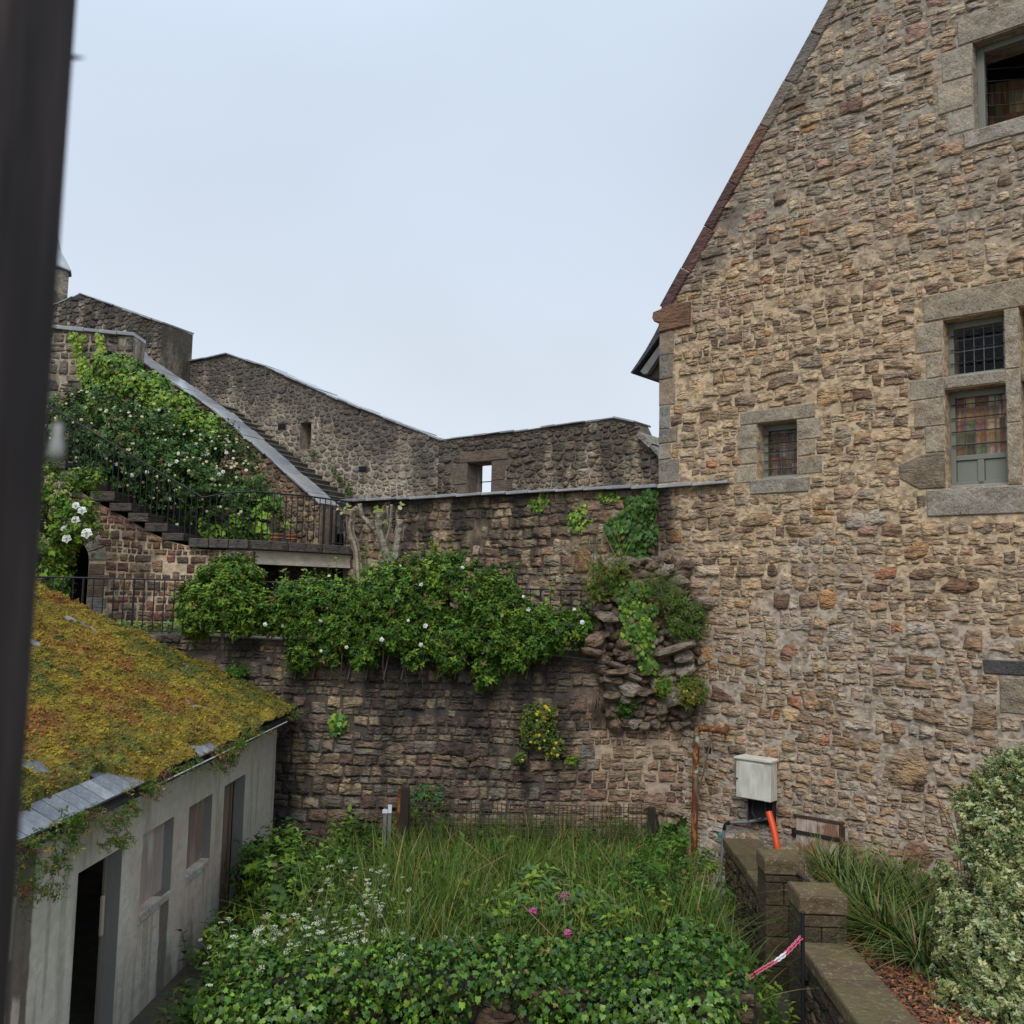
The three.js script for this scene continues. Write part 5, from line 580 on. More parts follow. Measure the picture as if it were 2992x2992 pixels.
// the hedge on the terrace railing
const hl = leafGeo(0.26, 0.06, 0.14), hs = [1, 2, 3].map((k) => sprigGeo(9, 0.14, hl, 0.075, k));
{ const r = SEED(201), t = thing('round_bush', 'rounded yellow-green bush leaning over the railing, left end of hedge', 'bush'); const es = [E(645, 1755, 16.4, 0.62, 0.54, 0.5), E(685, 1695, 16.5, 0.42, 0.36, 0.4), E(590, 1800, 16.3, 0.36, 0.36, 0.36), E(725, 1790, 16.4, 0.36, 0.4, 0.4)]; foliage(t, 'foliage', hs, LM, shell(es, 3400, r, 0.55, 0.36, 3), r, { size: 0.8, up: 1.1, col: (p, q) => (q() < 0.45 ? G1.young : q() < 0.8 ? G1.mid : G1.deep) }); obj('stem', join([bar(atDepth(650, 1880, 16.5), atDepth(655, 1740, 16.5), 0.03, 6), bar(atDepth(680, 1880, 16.5), atDepth(700, 1720, 16.5), 0.025, 6)]), bark, t); }
{ const r = SEED(202), t = thing('climbing_hedge', 'long flowering climber hedge draped over the terrace railing', 'hedge'); const es = [E(880, 1775, 16.5, 0.5, 0.36), E(980, 1780, 16.5, 0.55, 0.44), E(1090, 1765, 16.5, 0.6, 0.52), E(1210, 1750, 16.5, 0.66, 0.6), E(1330, 1735, 16.5, 0.66, 0.62), E(1440, 1785, 16.5, 0.56, 0.5), E(1540, 1835, 16.4, 0.45, 0.33), E(1010, 1850, 16.3, 0.45, 0.24, 0.26), E(1160, 1855, 16.3, 0.5, 0.28, 0.26), E(1310, 1860, 16.3, 0.55, 0.32, 0.26), E(1450, 1880, 16.25, 0.42, 0.26, 0.26), E(900, 1850, 16.4, 0.4, 0.2, 0.22), E(1420, 1970, 16.25, 0.13, 0.26, 0.12), E(1060, 1920, 16.25, 0.16, 0.18, 0.12), E(880, 1930, 16.28, 0.16, 0.14, 0.12), E(1315, 1935, 16.2, 0.18, 0.16, 0.12), E(1640, 1850, 16.25, 0.34, 0.24, 0.26), E(1690, 1840, 16.3, 0.22, 0.28, 0.22), E(805, 1800, 16.5, 0.36, 0.3, 0.3), E(960, 1915, 16.25, 0.12, 0.16, 0.1), E(1210, 1925, 16.2, 0.12, 0.16, 0.1), E(1500, 1935, 16.2, 0.2, 0.14, 0.12), E(1560, 1895, 16.2, 0.24, 0.16, 0.14)];
  foliage(t, 'foliage', hs, LM, shell(es, 13000, r, 0.6, 0.32, 3), r, { holes: 0.31, size: 0.8, up: 0.55, col: (p, q) => (q() < 0.26 ? G1.young : q() < 0.75 ? G1.mid : G1.deep) });
  const fl = front(shell(es, 130, r, 0.02, 0.2)).slice(0, 34); blooms(t, 'flower', whiteM, fl, r, 0.075, 0.13); const sh = shell(es.slice(0, 7), 420, r, 0.02, 0.3, 3).filter((q) => q.n.y > 0.1); foliage(t, 'shoots', [sprigGeo(11, 0.34, hl, 0.075, 7, 0.8, 0.004)], LM, sh, r, { size: 1, up: 0.9, out: 0.6, col: (p, q) => (q() < 0.6 ? G1.young : G1.mid) });
  const st = []; for (let i = 0; i < 14; i++) { const x = 860 + i * 52; st.push(tube([atDepth(x, 1985, 16.4), atDepth(x + 15, 1900, 16.4), atDepth(x - 10, 1780, 16.5)], 0.012, 4, 10)); } for (let i = 0; i < 9; i++) { const x = 1000 + 60 * i; st.push(tube([atDepth(x, 1900, 16.1), atDepth(x + 20 * (r() - 0.5), 1960, 16.2), atDepth(x + 30 * (r() - 0.5), 2000 + 30 * r(), 16.35)], 0.005, 4, 8)); } obj('stems', join(st), bark, t); }
// leaves on the pollards
for (const [t, sp] of [[pol1, [[1014, 1480], [1010, 1484]]], [pol2, [[1100, 1490], [1118, 1486], [1128, 1525], [1096, 1482]]], [pol3, [[1171, 1476]]]]) { const r = SEED(9), l = leafGeo(0.32); for (const [x, y] of sp) for (let k = 0; k < 4; k++) { const m = obj('leaf', l, LM, t); m.position.copy(atDepth(x, y, 18.5)); m.quaternion.copy(Q(rnd3(r).add(V(0, 0.5, 1)), rnd3(r))); m.scale.setScalar(0.1); } }
M.lime = phys({ color: new THREE.Color().setRGB(0.24, 0.3, 0.03), roughness: 0.5, transmission: 0.25, thickness: 0, side: THREE.DoubleSide }); for (const t of [pol1, pol2, pol3]) t.traverse((m) => { if (m.name === 'leaf') m.material = M.lime; });

// ivy and wall plants: places on the two walls
const cAt = (px, py, d) => { const f = new Frame(G.o.x + G.n.x * d, G.o.z + G.n.z * d, 0.75, 0.66), q = f.uv(px, py); return f.at(q[0], q[1]); }, bAt = (px, py, d) => { const f = new Frame(B.o.x, B.o.z + d, 1, 0), q = f.uv(px, py); return f.at(q[0], q[1]); };
function patch(blobs, n, r, at, thick, nrm) { const out = []; const tot = blobs.reduce((s, b) => s + b[2] * b[3], 0); for (let i = 0; i < n; i++) { let k = r() * tot, j = 0; while (k > blobs[j][2] * blobs[j][3] && j < blobs.length - 1) { k -= blobs[j][2] * blobs[j][3]; j++; } const [x, y, rx, ry, th] = blobs[j], a = r() * 6.28, q = Math.sqrt(r()) * (0.75 + 0.5 * fbm(Math.cos(a) * 2 + j * 3, Math.sin(a) * 2, 71, 2)); out.push({ p: at(x + Math.cos(a) * rx * q, y + Math.sin(a) * ry * q, 0.03 + (th ?? thick) * (1 - q * q * 0.7) * (0.4 + 0.6 * r())), n: nrm.clone() }); } return out; }
function ivy(label, blobs, n, seed, at, thick, nrm, cols, size = 0.085, name = 'ivy') { const r = SEED(seed), t = thing(name, label, 'ivy'); flatLeaves(t, 'leaves', ivyGeo, LG, patch(blobs, n, r, at, thick, nrm), r, { size, wild: 0.55, col: (p, q) => pick(cols, q()) }); const st = blobs.slice(0, 6).map((b) => tube([at(b[0], b[1] + b[3], 0.02), at(b[0] + 6, b[1], 0.04), at(b[0] - 4, b[1] - b[3] * 0.8, 0.02)], 0.008, 4, 8)); obj('stems', join(st), bark, t); return t; }
const ivyD = [G1.blue, G1.deep, G1.blue, G1.mid], ivyL = [G1.young, G1.mid, G1.lime, G1.mid], ivyM = [G1.mid, G1.deep, G1.young, G1.mid];
ivy('dark ivy clump hanging on the terrace wall beside the house corner', [[1850, 1560, 70, 70], [1870, 1490, 45, 55], [1835, 1630, 55, 45], [1895, 1460, 25, 40], [1800, 1545, 35, 35], [1870, 1650, 38, 40]], 1500, 301, cAt, 0.3, G.n, ivyD);
ivy('thin yellow-green ivy sprays at the top of terrace wall', [[1565, 1475, 32, 22, 0.06], [1690, 1525, 40, 35, 0.08], [1590, 1455, 14, 20, 0.05], [1700, 1490, 30, 22, 0.05], [1780, 1450, 40, 14, 0.05], [1900, 1435, 20, 16, 0.06]], 330, 302, cAt, 0.06, G.n, ivyL, 0.08);
const nB = V(0, 0, 1), mixAt = (x, y, d) => bAt(x, y, 0.32 + d);
ivy('green ivy cascade over the broken masonry, yellow at its lower tip', [[1850, 1790, 40, 45], [1880, 1840, 40, 40], [1840, 1840, 30, 40], [1880, 1900, 30, 40], [1895, 1945, 24, 24], [1820, 1740, 24, 24], [1905, 1770, 20, 24], [1870, 1720, 40, 24], [1790, 1700, 30, 20]], 760, 303, mixAt, 0.12, nB, ivyM, 0.085);
ivy('small bright ivy plant alone on the retaining wall, nearest the shed', [[988, 2110, 24, 34]], 90, 304, bAt, 0.1, nB, ivyM, 0.1);
function tuft(label, blobs, n, seed, at, thick, nrm, o) { const r = SEED(seed), t = thing(o.name || 'wall_plant', label, o.cat || 'plant'), pts = patch(blobs, n, r, at, thick, nrm); foliage(t, 'foliage', o.geo, LD, pts, r, { holes: 0.22, size: o.size, up: o.up ?? 0.5, out: o.out ?? 0.7, wild: o.wild ?? 0.7, col: (p, q) => pick(o.cols, q()) }); if (o.fl) blooms(t, 'flower', o.flm, patch(blobs, o.fl, r, at, thick * 1.3, nrm), r, o.fs || 0.05); obj('stem', bar(at(blobs[0][0], blobs[0][1] + blobs[0][3] * 0.6, 0), at(blobs[0][0], blobs[0][1], thick * 0.6), 0.012, 5), bark, t); return t; }
const fine = [sprigGeo(12, 0.14, leafGeo(0.12, 0.03, 0.1), 0.06, 11, 0.8, 0.003), sprigGeo(14, 0.16, leafGeo(0.12, 0.03, 0.1), 0.055, 12, 0.7, 0.003)], small = [sprigGeo(8, 0.12, leafGeo(0.28), 0.05, 13), sprigGeo(9, 0.13, leafGeo(0.3), 0.045, 14)], grassT = [bladeGeo(0.02, 0.9), bladeGeo(0.016, 0.5), bladeGeo(0.018, 1.3)];
tuft('yellow-flowered wallflower clump on the retaining wall', [[1570, 2130, 52, 62], [1590, 2080, 36, 26], [1620, 2190, 26, 28], [1520, 2215, 22, 16]], 520, 311, bAt, 0.28, nB, { geo: small, size: 0.8, cols: [[0.1, 0.14, 0.03], G1.mid, [0.13, 0.15, 0.05]], fl: 48, flm: yellowM });
tuft('yellow-flowered tuft at the house corner above the rusty pipe', [[2018, 2028, 36, 40]], 260, 312, mixAt, 0.22, nB, { geo: fine, size: 0.9, cols: [[0.13, 0.15, 0.03], G1.mid, [0.16, 0.16, 0.04]], fl: 42, flm: yellowM, fs: 0.045 });
tuft('dark green cushion shrub growing from the wall hole', [[1825, 2065, 34, 48], [1840, 2040, 26, 26]], 420, 313, bAt, 0.26, nB, { geo: small, size: 0.75, cols: [G1.deep, [0.03, 0.07, 0.02], G1.mid] });
tuft('feathery green shrub on the broken masonry ledge', [[2000, 1830, 48, 42], [1975, 1770, 36, 26], [2025, 1800, 26, 26]], 520, 314, mixAt, 0.25, nB, { geo: fine, size: 1.0, cols: [[0.09, 0.14, 0.03], G1.mid, [0.11, 0.14, 0.045]] });
tuft('arching grass tuft on top of the broken masonry', [[1925, 1715, 52, 26], [1950, 1750, 30, 22]], 420, 315, mixAt, 0.2, nB, { geo: grassT, size: 0.3, up: 0.3, out: 0.6, cols: [[0.09, 0.14, 0.03], [0.13, 0.16, 0.05], G1.mid], name: 'grass_tuft', cat: 'grass' });
tuft('yellowing weeds at the railing end of the broken masonry', [[1760, 1690, 38, 34], [1735, 1740, 30, 30], [1800, 1670, 40, 20]], 380, 316, mixAt, 0.16, nB, { geo: [...small, grassT[1]], size: 0.75, cols: [[0.2, 0.19, 0.03], [0.14, 0.17, 0.04], G1.mid] });
tuft('small weed cluster between the two broken stones', [[1935, 2010, 22, 26]], 110, 317, mixAt, 0.12, nB, { geo: small, size: 0.7, cols: [G1.mid, G1.young] });
tuft('tiny weed below the wallflower clump', [[1670, 2225, 16, 16], [1615, 2200, 16, 20]], 80, 318, bAt, 0.1, nB, { geo: small, size: 0.6, cols: [G1.mid, G1.young] });
tuft('leafy weed sprouting from the retaining wall above the shed roof', [[690, 1970, 34, 16]], 130, 319, bAt, 0.14, nB, { geo: small, size: 0.8, cols: [G1.mid, G1.deep] });
tuft('young shrub behind the timber fence post', [[1245, 2330, 40, 30], [1215, 2380, 36, 36], [1285, 2345, 18, 30]], 260, 320, (x, y, d) => bAt(x, y, 0.35 + d), 0.3, nB, { geo: hs, size: 0.7, cols: [G1.blue, G1.mid, [0.06, 0.1, 0.05]] });
tuft('fern weeds along the foot of the far stair', [[1030, 1440, 10, 18], [1005, 1405, 10, 10], [985, 1380, 8, 10], [925, 1335, 10, 10]], 140, 321, (x, y, d) => { const q = DW.uv(x, y); return DW.at(q[0], q[1], 0.05 + d); }, 0.12, DW.n, { geo: small, size: 0.8, cols: [G1.mid, G1.deep] });
{ const r = SEED(330), t = thing('dry_roots', 'tangle of dead brown roots hanging below the broken masonry', 'roots'); const l = []; for (let i = 0; i < 46; i++) { const x = 1735 + 50 * r(), y = 2015 + 20 * r(); l.push(tube([bAt(x, y, 0.14), bAt(x + 20 * (r() - 0.5), y + 30 * r() + 10, 0.2 + 0.08 * r()), bAt(x + 44 * (r() - 0.5), y + 50 + 45 * r(), 0.06)], 0.004 + 0.003 * r(), 4, 8)); } obj('roots', join(l), std({ color: new THREE.Color().setRGB(0.2, 0.14, 0.1) }), t); }

// broken masonry where the old cross wall met the corner
{ const t = thing('broken_masonry', 'jagged broken stub of rubble wall in the corner beside the house', 'wall'), r = SEED(340), vs = Array.from({ length: 8 }, (_, i) => { const g = new THREE.IcosahedronGeometry(0.5, 1), p = g.attributes.position, h = SEED(i + 50); const seen = new Map(); for (let k = 0; k < p.count; k++) { const key = [p.getX(k), p.getY(k), p.getZ(k)].map((v) => v.toFixed(3)).join(); if (!seen.has(key)) seen.set(key, 0.72 + 0.5 * h()); const f = seen.get(key); p.setXYZ(k, clamp(p.getX(k) * f * 1.25, -0.46, 0.46), clamp(p.getY(k) * f * 1.15, -0.44, 0.44), p.getZ(k) * f); } g.computeVertexNormals(); return metric(g, 0.6); });
  const ms = [[0.34, 0.27, 0.2], [0.27, 0.2, 0.15], [0.4, 0.34, 0.27], [0.2, 0.14, 0.1], [0.3, 0.2, 0.13]].map((c) => std({ color: new THREE.Color().setRGB(...c), map: stoneMap, bumpMap: stoneBump, bumpScale: 0.06 }));
  const put = (px, py, d, w, h, dd, i) => { const m = obj('stone', vs[i % 8], ms[Math.floor(r() * 5)], t); m.position.copy(bAt(px, py, d)); m.scale.set(w, h, dd); m.rotation.set((r() - 0.5) * 0.6, (r() - 0.5) * 0.9, (r() - 0.5) * 0.8); };
  let i = 0; for (let y = 1640; y < 2130; y += 19) { const a = y < 1720 ? 1745 : y < 1900 ? 1735 : y < 2000 ? 1760 : 1790, b = y < 1720 ? 2000 : y < 1860 ? 2070 : 2045; for (let x = a; x < b; x += 20 + 20 * r()) { const core = x > 1768 && x < 2030 && y > 1750; put(x + 10 * (r() - 0.5), y + 8 * (r() - 0.5), core ? 0.0 + 0.24 * r() * (y < 2050 ? 1 : 0.5) : 0.02 + 0.14 * r(), 0.14 + 0.2 * r(), 0.1 + 0.13 * r(), 0.3 + 0.2 * r(), i++); } }
  for (const [x, y, d, w, h] of [[1975, 1895, 0.42, 0.75, 0.17], [1735, 1868, 0.36, 0.4, 0.24], [1730, 1905, 0.36, 0.38, 0.16], [1805, 1945, 0.4, 0.4, 0.1], [1800, 1965, 0.42, 0.42, 0.12], [2000, 1920, 0.3, 0.36, 0.26], [1790, 1985, 0.36, 0.36, 0.14], [2000, 1955, 0.26, 0.4, 0.2], [1770, 1800, 0.34, 0.4, 0.14], [1840, 2010, 0.3, 0.4, 0.2], [2080, 1765, 0.2, 0.75, 0.28], [1965, 2040, 0.25, 0.34, 0.3], [1795, 2030, 0.22, 0.34, 0.2]]) put(x, y, d, w, h, 0.45, i++);
  const core = slab([[1745, 1660], [1745, 1900], [1775, 2000], [1850, 2050], [1960, 2105], [2040, 2080], [2055, 1840], [2050, 1660]].map(([x, y]) => { const q = B.uv(x, y); return [q[0] + 3, q[1]]; }), 0.5, -16.5 + 0.07, 0.03); obj('rubble_core', core, std({ color: new THREE.Color().setRGB(0.22, 0.18, 0.14), map: stoneMap, bumpMap: stoneBump, bumpScale: 0.1 }), t); }

// rose bank, ivy bank and climber on the left
{ const t = structure('earth_bank', (() => { const g = new THREE.PlaneGeometry(1, 1, 24, 16), p = g.attributes.position; for (let i = 0; i < p.count; i++) { const a = p.getX(i) + 0.5, b = p.getY(i) + 0.5, x = lerp(-11.5, -5.4, a), st = 5.35 + Math.max(0, (-6.9 - x)) * 0.6, z = lerp(-21.6, -24.3, b), fr = 6.6 + Math.max(0, (-5.2 - x)) * 0.62; p.setXYZ(i, x, lerp(st - 0.4, Math.min(fr, 9.6) - 0.5, b) + 0.2 * fbm(x * 2, z * 2, 3, 3), z); } g.computeVertexNormals(); return metric(g); })(), M.soil); }
const rl = leafGeo(0.34, 0.05, 0.1), rs = [1, 2].map((k) => sprigGeo(7, 0.2, rl, 0.085, k + 20));
{ const r = SEED(401), t = thing('rose_bush', 'huge rambling rose with cream buds covering the bank behind the stair railing', 'rose'); const es = [E(260, 1250, 22, 1.0, 0.75, 0.8), E(210, 1300, 22, 0.8, 0.7, 0.6), E(380, 1300, 22, 1.0, 0.7, 0.8), E(470, 1370, 21.9, 0.95, 0.7, 0.8), E(560, 1400, 21.9, 0.9, 0.65, 0.8), E(330, 1390, 21.7, 0.9, 0.6, 0.5), E(620, 1410, 22.1, 0.8, 0.62, 0.6), E(655, 1360, 22.4, 0.7, 0.6, 0.5), E(570, 1345, 22.5, 0.85, 0.6, 0.6), E(705, 1430, 22.2, 0.5, 0.55, 0.4), E(675, 1480, 22.0, 0.6, 0.45, 0.4), E(510, 1480, 21.8, 0.9, 0.45, 0.4), E(430, 1250, 22.8, 0.9, 0.5, 0.6)];
  foliage(t, 'foliage', rs, LD, shell(es, 10500, r, 0.6, 0.34, 2.6), r, { size: 0.85, up: 0.4, col: (p, q) => (q() < 0.35 ? [0.1, 0.16, 0.05] : q() < 0.75 ? G1.blue : q() < 0.93 ? G1.deep : [0.13, 0.12, 0.03]) }); const fl = front(shell(es, 640, r, 0.02, 0.2)).slice(0, 290); blooms(t, 'rose_bloom', creamM, fl.slice(0, 230), r, 0.07, 0.16); blooms(t, 'rose_bloom', whiteM, fl.slice(230), r, 0.09, 0.16); }
{ const r = SEED(402), t = thing('ivy_bank', 'bright ivy mound spilling over the sloping parapet high on the left', 'ivy'); const es = [E(340, 1080, 23.8, 0.62, 0.42, 0.4), E(410, 1132, 23.4, 0.75, 0.45, 0.4), E(485, 1185, 23.1, 0.75, 0.42, 0.4), E(560, 1236, 22.8, 0.68, 0.36, 0.36), E(330, 1140, 24, 0.7, 0.6, 0.5), E(300, 1180, 23.8, 0.6, 0.5, 0.5), E(400, 1190, 23.7, 0.8, 0.5, 0.5), E(470, 1240, 23.4, 0.9, 0.5, 0.5), E(630, 1280, 22.6, 0.45, 0.32, 0.3), E(600, 1300, 22.9, 0.55, 0.36, 0.36)]; const pts = shell(es, 9000, r, 0.3, 0.2, 2.4); flatLeaves(t, 'leaves', ivyGeo, LG, pts, r, { size: 0.11, col: (p, q) => { const k = fbm(p.x * 1.3, p.y * 1.3, 88, 3); return q() < (k > 0.5 ? 0.6 : 0.15) ? G1.young : q() < 0.6 ? G1.mid : G1.deep; } }); foliage(t, 'foliage', small, LD, shell(es.slice(6), 1600, r, 0.4, 0.3, 2), r, { size: 1.3, col: (p, q) => pick([G1.mid, [0.09, 0.12, 0.04], G1.deep], q()) }); blooms(t, 'flower', pinkM, [{ p: atDepth(382, 1173, 23.2), n: nB }, { p: atDepth(376, 1170, 23.2), n: nB }, { p: atDepth(402, 1164, 23.2), n: nB }], r, 0.2); }
{ const hF = (x, y, d) => atDepth(x, y, 24.45 - d); ivy('two bright ivy trails hanging down the dark pale-jointed wall', [[215, 985, 14, 18], [225, 1020, 14, 24], [238, 1060, 16, 26], [250, 1095, 24, 26], [290, 990, 12, 18], [292, 1020, 12, 22], [285, 1055, 12, 24], [275, 1090, 18, 22], [240, 990, 12, 14], [305, 1070, 10, 30]], 700, 403, hF, 0.05, nB, [G1.young, G1.lime, G1.mid, G1.young], 0.085); }
{ const r = SEED(404), t = thing('climbing_rose', 'light green rose with large white blooms beside the stair arch', 'rose'); const es = [E(175, 1480, 19, 0.55, 0.6, 0.4), E(215, 1540, 18.9, 0.42, 0.4, 0.4), E(150, 1580, 18.9, 0.4, 0.6, 0.4), E(140, 1700, 18.8, 0.32, 0.6, 0.3), E(265, 1415, 19.2, 0.18, 0.16, 0.15), E(150, 1400, 19, 0.35, 0.35, 0.3)]; foliage(t, 'foliage', rs, LM, shell(es, 1500, r, 0.6, 0.26, 2), r, { size: 0.95, up: 0.5, col: (p, q) => (q() < 0.55 ? G1.young : G1.mid) }); blooms(t, 'rose_bloom', whiteM, [[222, 1478], [240, 1492], [221, 1520], [188, 1545], [253, 1558], [195, 1574]].map(([x, y]) => ({ p: atDepth(x, y, 18.45), n: V(0.2, 0.3, 1).normalize() })), r, 0.2); obj('stem', tube([atDepth(150, 1800, 19), atDepth(160, 1650, 19), atDepth(180, 1480, 19)], 0.02, 5, 12), bark, t); }
{ const r = SEED(405), t = thing('landing_shrub', 'broad-leaved green shrub behind the landing railing', 'shrub'); const es = [E(760, 1510, 22.1, 0.42, 0.5, 0.3), E(700, 1540, 22, 0.4, 0.35, 0.3), E(800, 1560, 21.9, 0.3, 0.22, 0.25), E(640, 1555, 21.8, 0.4, 0.25, 0.25)]; foliage(t, 'foliage', [sprigGeo(6, 0.2, leafGeo(0.38), 0.14, 31), sprigGeo(7, 0.18, leafGeo(0.4), 0.12, 32)], LD, shell(es, 620, r, 0.6, 0.3), r, { size: 0.9, col: (p, q) => (q() < 0.3 ? G1.young : q() < 0.8 ? G1.mid : G1.deep) }); obj('stem', bar(atDepth(730, 1580, 22), atDepth(745, 1490, 22), 0.02, 5), bark, t); }
{ const r = SEED(406), t = thing('terrace_weeds', 'pale weeds at the foot of the stair side wall behind railing', 'plant'); const pts = []; for (let i = 0; i < 260; i++) pts.push({ p: V(-9 + 4 * r(), TERRACE + 0.02, -20.2 + 1.6 * r()), n: V(0, 1, 0.3) }); foliage(t, 'foliage', hs, LD, pts, r, { size: 1.3, up: 1, col: (p, q) => pick([G1.young, G1.mid, [0.1, 0.13, 0.06]], q()) }); }
// ---------- overgrown garden bed ----------
structure('garden_soil', flat([[-2.75, -9.4], [2.45, -9.4], [2.75, -16.45], [-3.2, -16.45]], GARDEN, 0.6), M.soil);
const bedWall = rubbleWall({ name: 'garden_bed_wall', label: 'dark rough stone edge of the garden bed with tones darkened for shade under the overhanging ivy', category: 'wall', frame: new Frame(0, -9.3, 1, 0), u0: -2.6, u1: 2.4, bottom: -0.2, top: [[-2.6, 0.95], [2.4, 0.95]], thick: 0.5, h: 0.2, aspect: 1.5, jit: 0.3, split: 0.1, gap: 0.01, relief: 0.05, seed: 17, most: 60, res: 256, mort: () => rgb(44, 38, 30), pal: tone(lPal.map((c) => c.map((x) => x * 0.6))) });  // stone palette and mortar darkened to paint in shade below the ivy
const gz = (x, z) => GARDEN + 0.12 * fbm(x, z, 31, 3);
const inBed = (r) => { const z = -9.6 - 6.7 * r(), x = lerp(-2.75, 2.55, r()); return V(x, gz(x, z), z); };
{ const r = SEED(501), geos = [bladeGeo(0.013, 0.5, 5), bladeGeo(0.011, 0.9, 5), bladeGeo(0.015, 0.25, 5), bladeGeo(0.01, 1.4, 5)], lists = geos.map(() => []);
  for (let i = 0; i < 26000; i++) { const p = inBed(r); const dens = sstep(-2.3, -0.9, p.x) * (1 - 0.7 * sstep(-11.4, -10.2, p.z)); if (r() > 0.12 + dens * fbm(p.x * 1.2, p.z * 1.2, 33, 3) * 1.7) continue; const h = (0.42 + 0.62 * r()) * (0.7 + 0.6 * fbm(p.x * 2, p.z * 2, 34, 2)) * (p.z < -13.8 ? 0.8 : 1), q = r(); lists[Math.floor(r() * 4)].push({ m: new THREE.Matrix4().compose(p, new THREE.Quaternion().setFromEuler(new THREE.Euler((r() - 0.5) * 0.5, r() * 6.28, (r() - 0.5) * 0.5)), V(h * 1.2, h, h)), c: vary(q < 0.5 ? [0.07, 0.125, 0.018] : q < 0.78 ? [0.125, 0.175, 0.03] : q < 0.9 ? [0.05, 0.09, 0.016] : [0.26, 0.19, 0.075], r, 0.4) }); }
  const g = thing('tall_grass', 'tall wild grass filling the garden bed before the wire mesh', 'grass'); g.userData.kind = 'stuff'; geos.forEach((q, i) => instanced('grass_blades', q, LD, lists[i], g));
  const st = []; for (let i = 0; i < 70; i++) { const p = inBed(r); if (p.x < -1.2) continue; const h = 0.5 + 0.6 * r(); st.push(tube([p, p.clone().add(V((r() - 0.5) * 0.3, h * 0.6, (r() - 0.5) * 0.2)), p.clone().add(V((r() - 0.5) * 0.9, h, (r() - 0.5) * 0.4))], 0.0045, 4, 6)); } const d = obj('dry_stalks', join(st), std({ color: new THREE.Color().setRGB(0.27, 0.18, 0.085) }), g); d.userData.kind = 'stuff'; }
const weedG = [sprigGeo(10, 0.34, leafGeo(0.3, 0.05, 0.2), 0.13, 41), sprigGeo(12, 0.4, leafGeo(0.22, 0.05, 0.2), 0.13, 42), sprigGeo(9, 0.26, leafGeo(0.36, 0.05, 0.2), 0.11, 43)];
{ const r = SEED(502), pts = []; for (let i = 0; i < 2300; i++) { const p = inBed(r); if (r() < sstep(-0.8, 0.2, p.x) * sstep(-11.2, -12, p.z) * 0.55) continue; p.y += 0.05 + 0.4 * r() * fbm(p.x * 1.5, p.z * 1.5, 36, 3); pts.push({ p, n: V(0, 1, 0) }); } const g = thing('garden_weeds', 'dense low leafy weeds covering the garden bed', 'plants'); g.userData.kind = 'stuff'; foliage(g, 'weed_leaves', weedG, LM, pts, r, { size: 0.8, up: 1, wild: 0.9, col: (p, q) => { const k = fbm(p.x * 0.9, p.z * 0.9, 39, 3); const c = q() < 0.12 + (k > 0.52 ? 0.2 : 0) ? G1.young : q() < 0.6 ? G1.mid : G1.deep; return c.map((v) => v * 0.85); } }); }
// mounded plants in the bed
const EG = (px, py, y, rx, ry, rz) => ({ c: onGround(px, py, y), r: [rx, ry, rz ?? rx * 0.7] });
function mound(name, label, cat, es, n, seed, geos, o) { const r = SEED(seed), t = thing(name, label, cat, null, o.group); foliage(t, 'foliage', geos, o.mat || LM, shell(es, n, r, o.inner ?? 0.5, 0.25, 2.2), r, { size: o.size ?? 0.8, up: o.up ?? 0.6, col: (p, q) => pick(o.cols, q()) }); const c = es[0].c; obj('stem', bar(V(c.x, GARDEN - 0.1, c.z), V(c.x, c.y, c.z), 0.02, 5), bark, t); return t; }
mound('leafy_shrub', 'bright leafy shrub on the right of the bed below the rusty pipe', 'shrub', [EG(1960, 2560, 0.75, 0.5, 0.4, 0.5), EG(2010, 2640, 0.75, 0.4, 0.4, 0.4), EG(1890, 2650, 0.75, 0.5, 0.35, 0.5), EG(1970, 2720, 0.75, 0.45, 0.35, 0.4), EG(1850, 2600, 0.75, 0.4, 0.3, 0.4)], 1900, 503, weedG, { size: 0.55, cols: [G1.young, G1.mid, G1.mid, G1.deep] });
mound('ivy_shrub', 'dark glossy ivy dome at the foot of the rusty pipe', 'ivy', [EG(2005, 2505, 0.65, 0.34, 0.28, 0.3), EG(1990, 2545, 0.65, 0.3, 0.22, 0.3)], 420, 504, [sprigGeo(7, 0.16, ivyGeo, 0.12, 45)], { mat: LG, size: 0.9, cols: [G1.mid, G1.deep, G1.blue] });
mound('elder_shrub', 'dark feathery shrub in the corner between shed and retaining wall', 'shrub', [EG(850, 2560, 0.6, 0.65, 0.4, 0.5), EG(900, 2600, 0.6, 0.6, 0.35, 0.5), EG(850, 2650, 0.6, 0.4, 0.35, 0.4)], 1500, 505, weedG, { size: 0.7, cols: [G1.mid, G1.deep, G1.blue, G1.young] });
mound('valerian', 'leafy valerian clump with pink flower heads in the middle of bed', 'plant', [EG(1560, 2680, 0.75, 0.36, 0.3, 0.3), EG(1650, 2700, 0.75, 0.4, 0.3, 0.3), EG(1720, 2740, 0.75, 0.35, 0.28, 0.3), EG(1480, 2720, 0.75, 0.3, 0.25, 0.3)], 900, 506, [sprigGeo(9, 0.3, leafGeo(0.17, 0.05, 0.2), 0.13, 46)], { size: 0.8, cols: [G1.young, [0.09, 0.16, 0.05], G1.mid] });
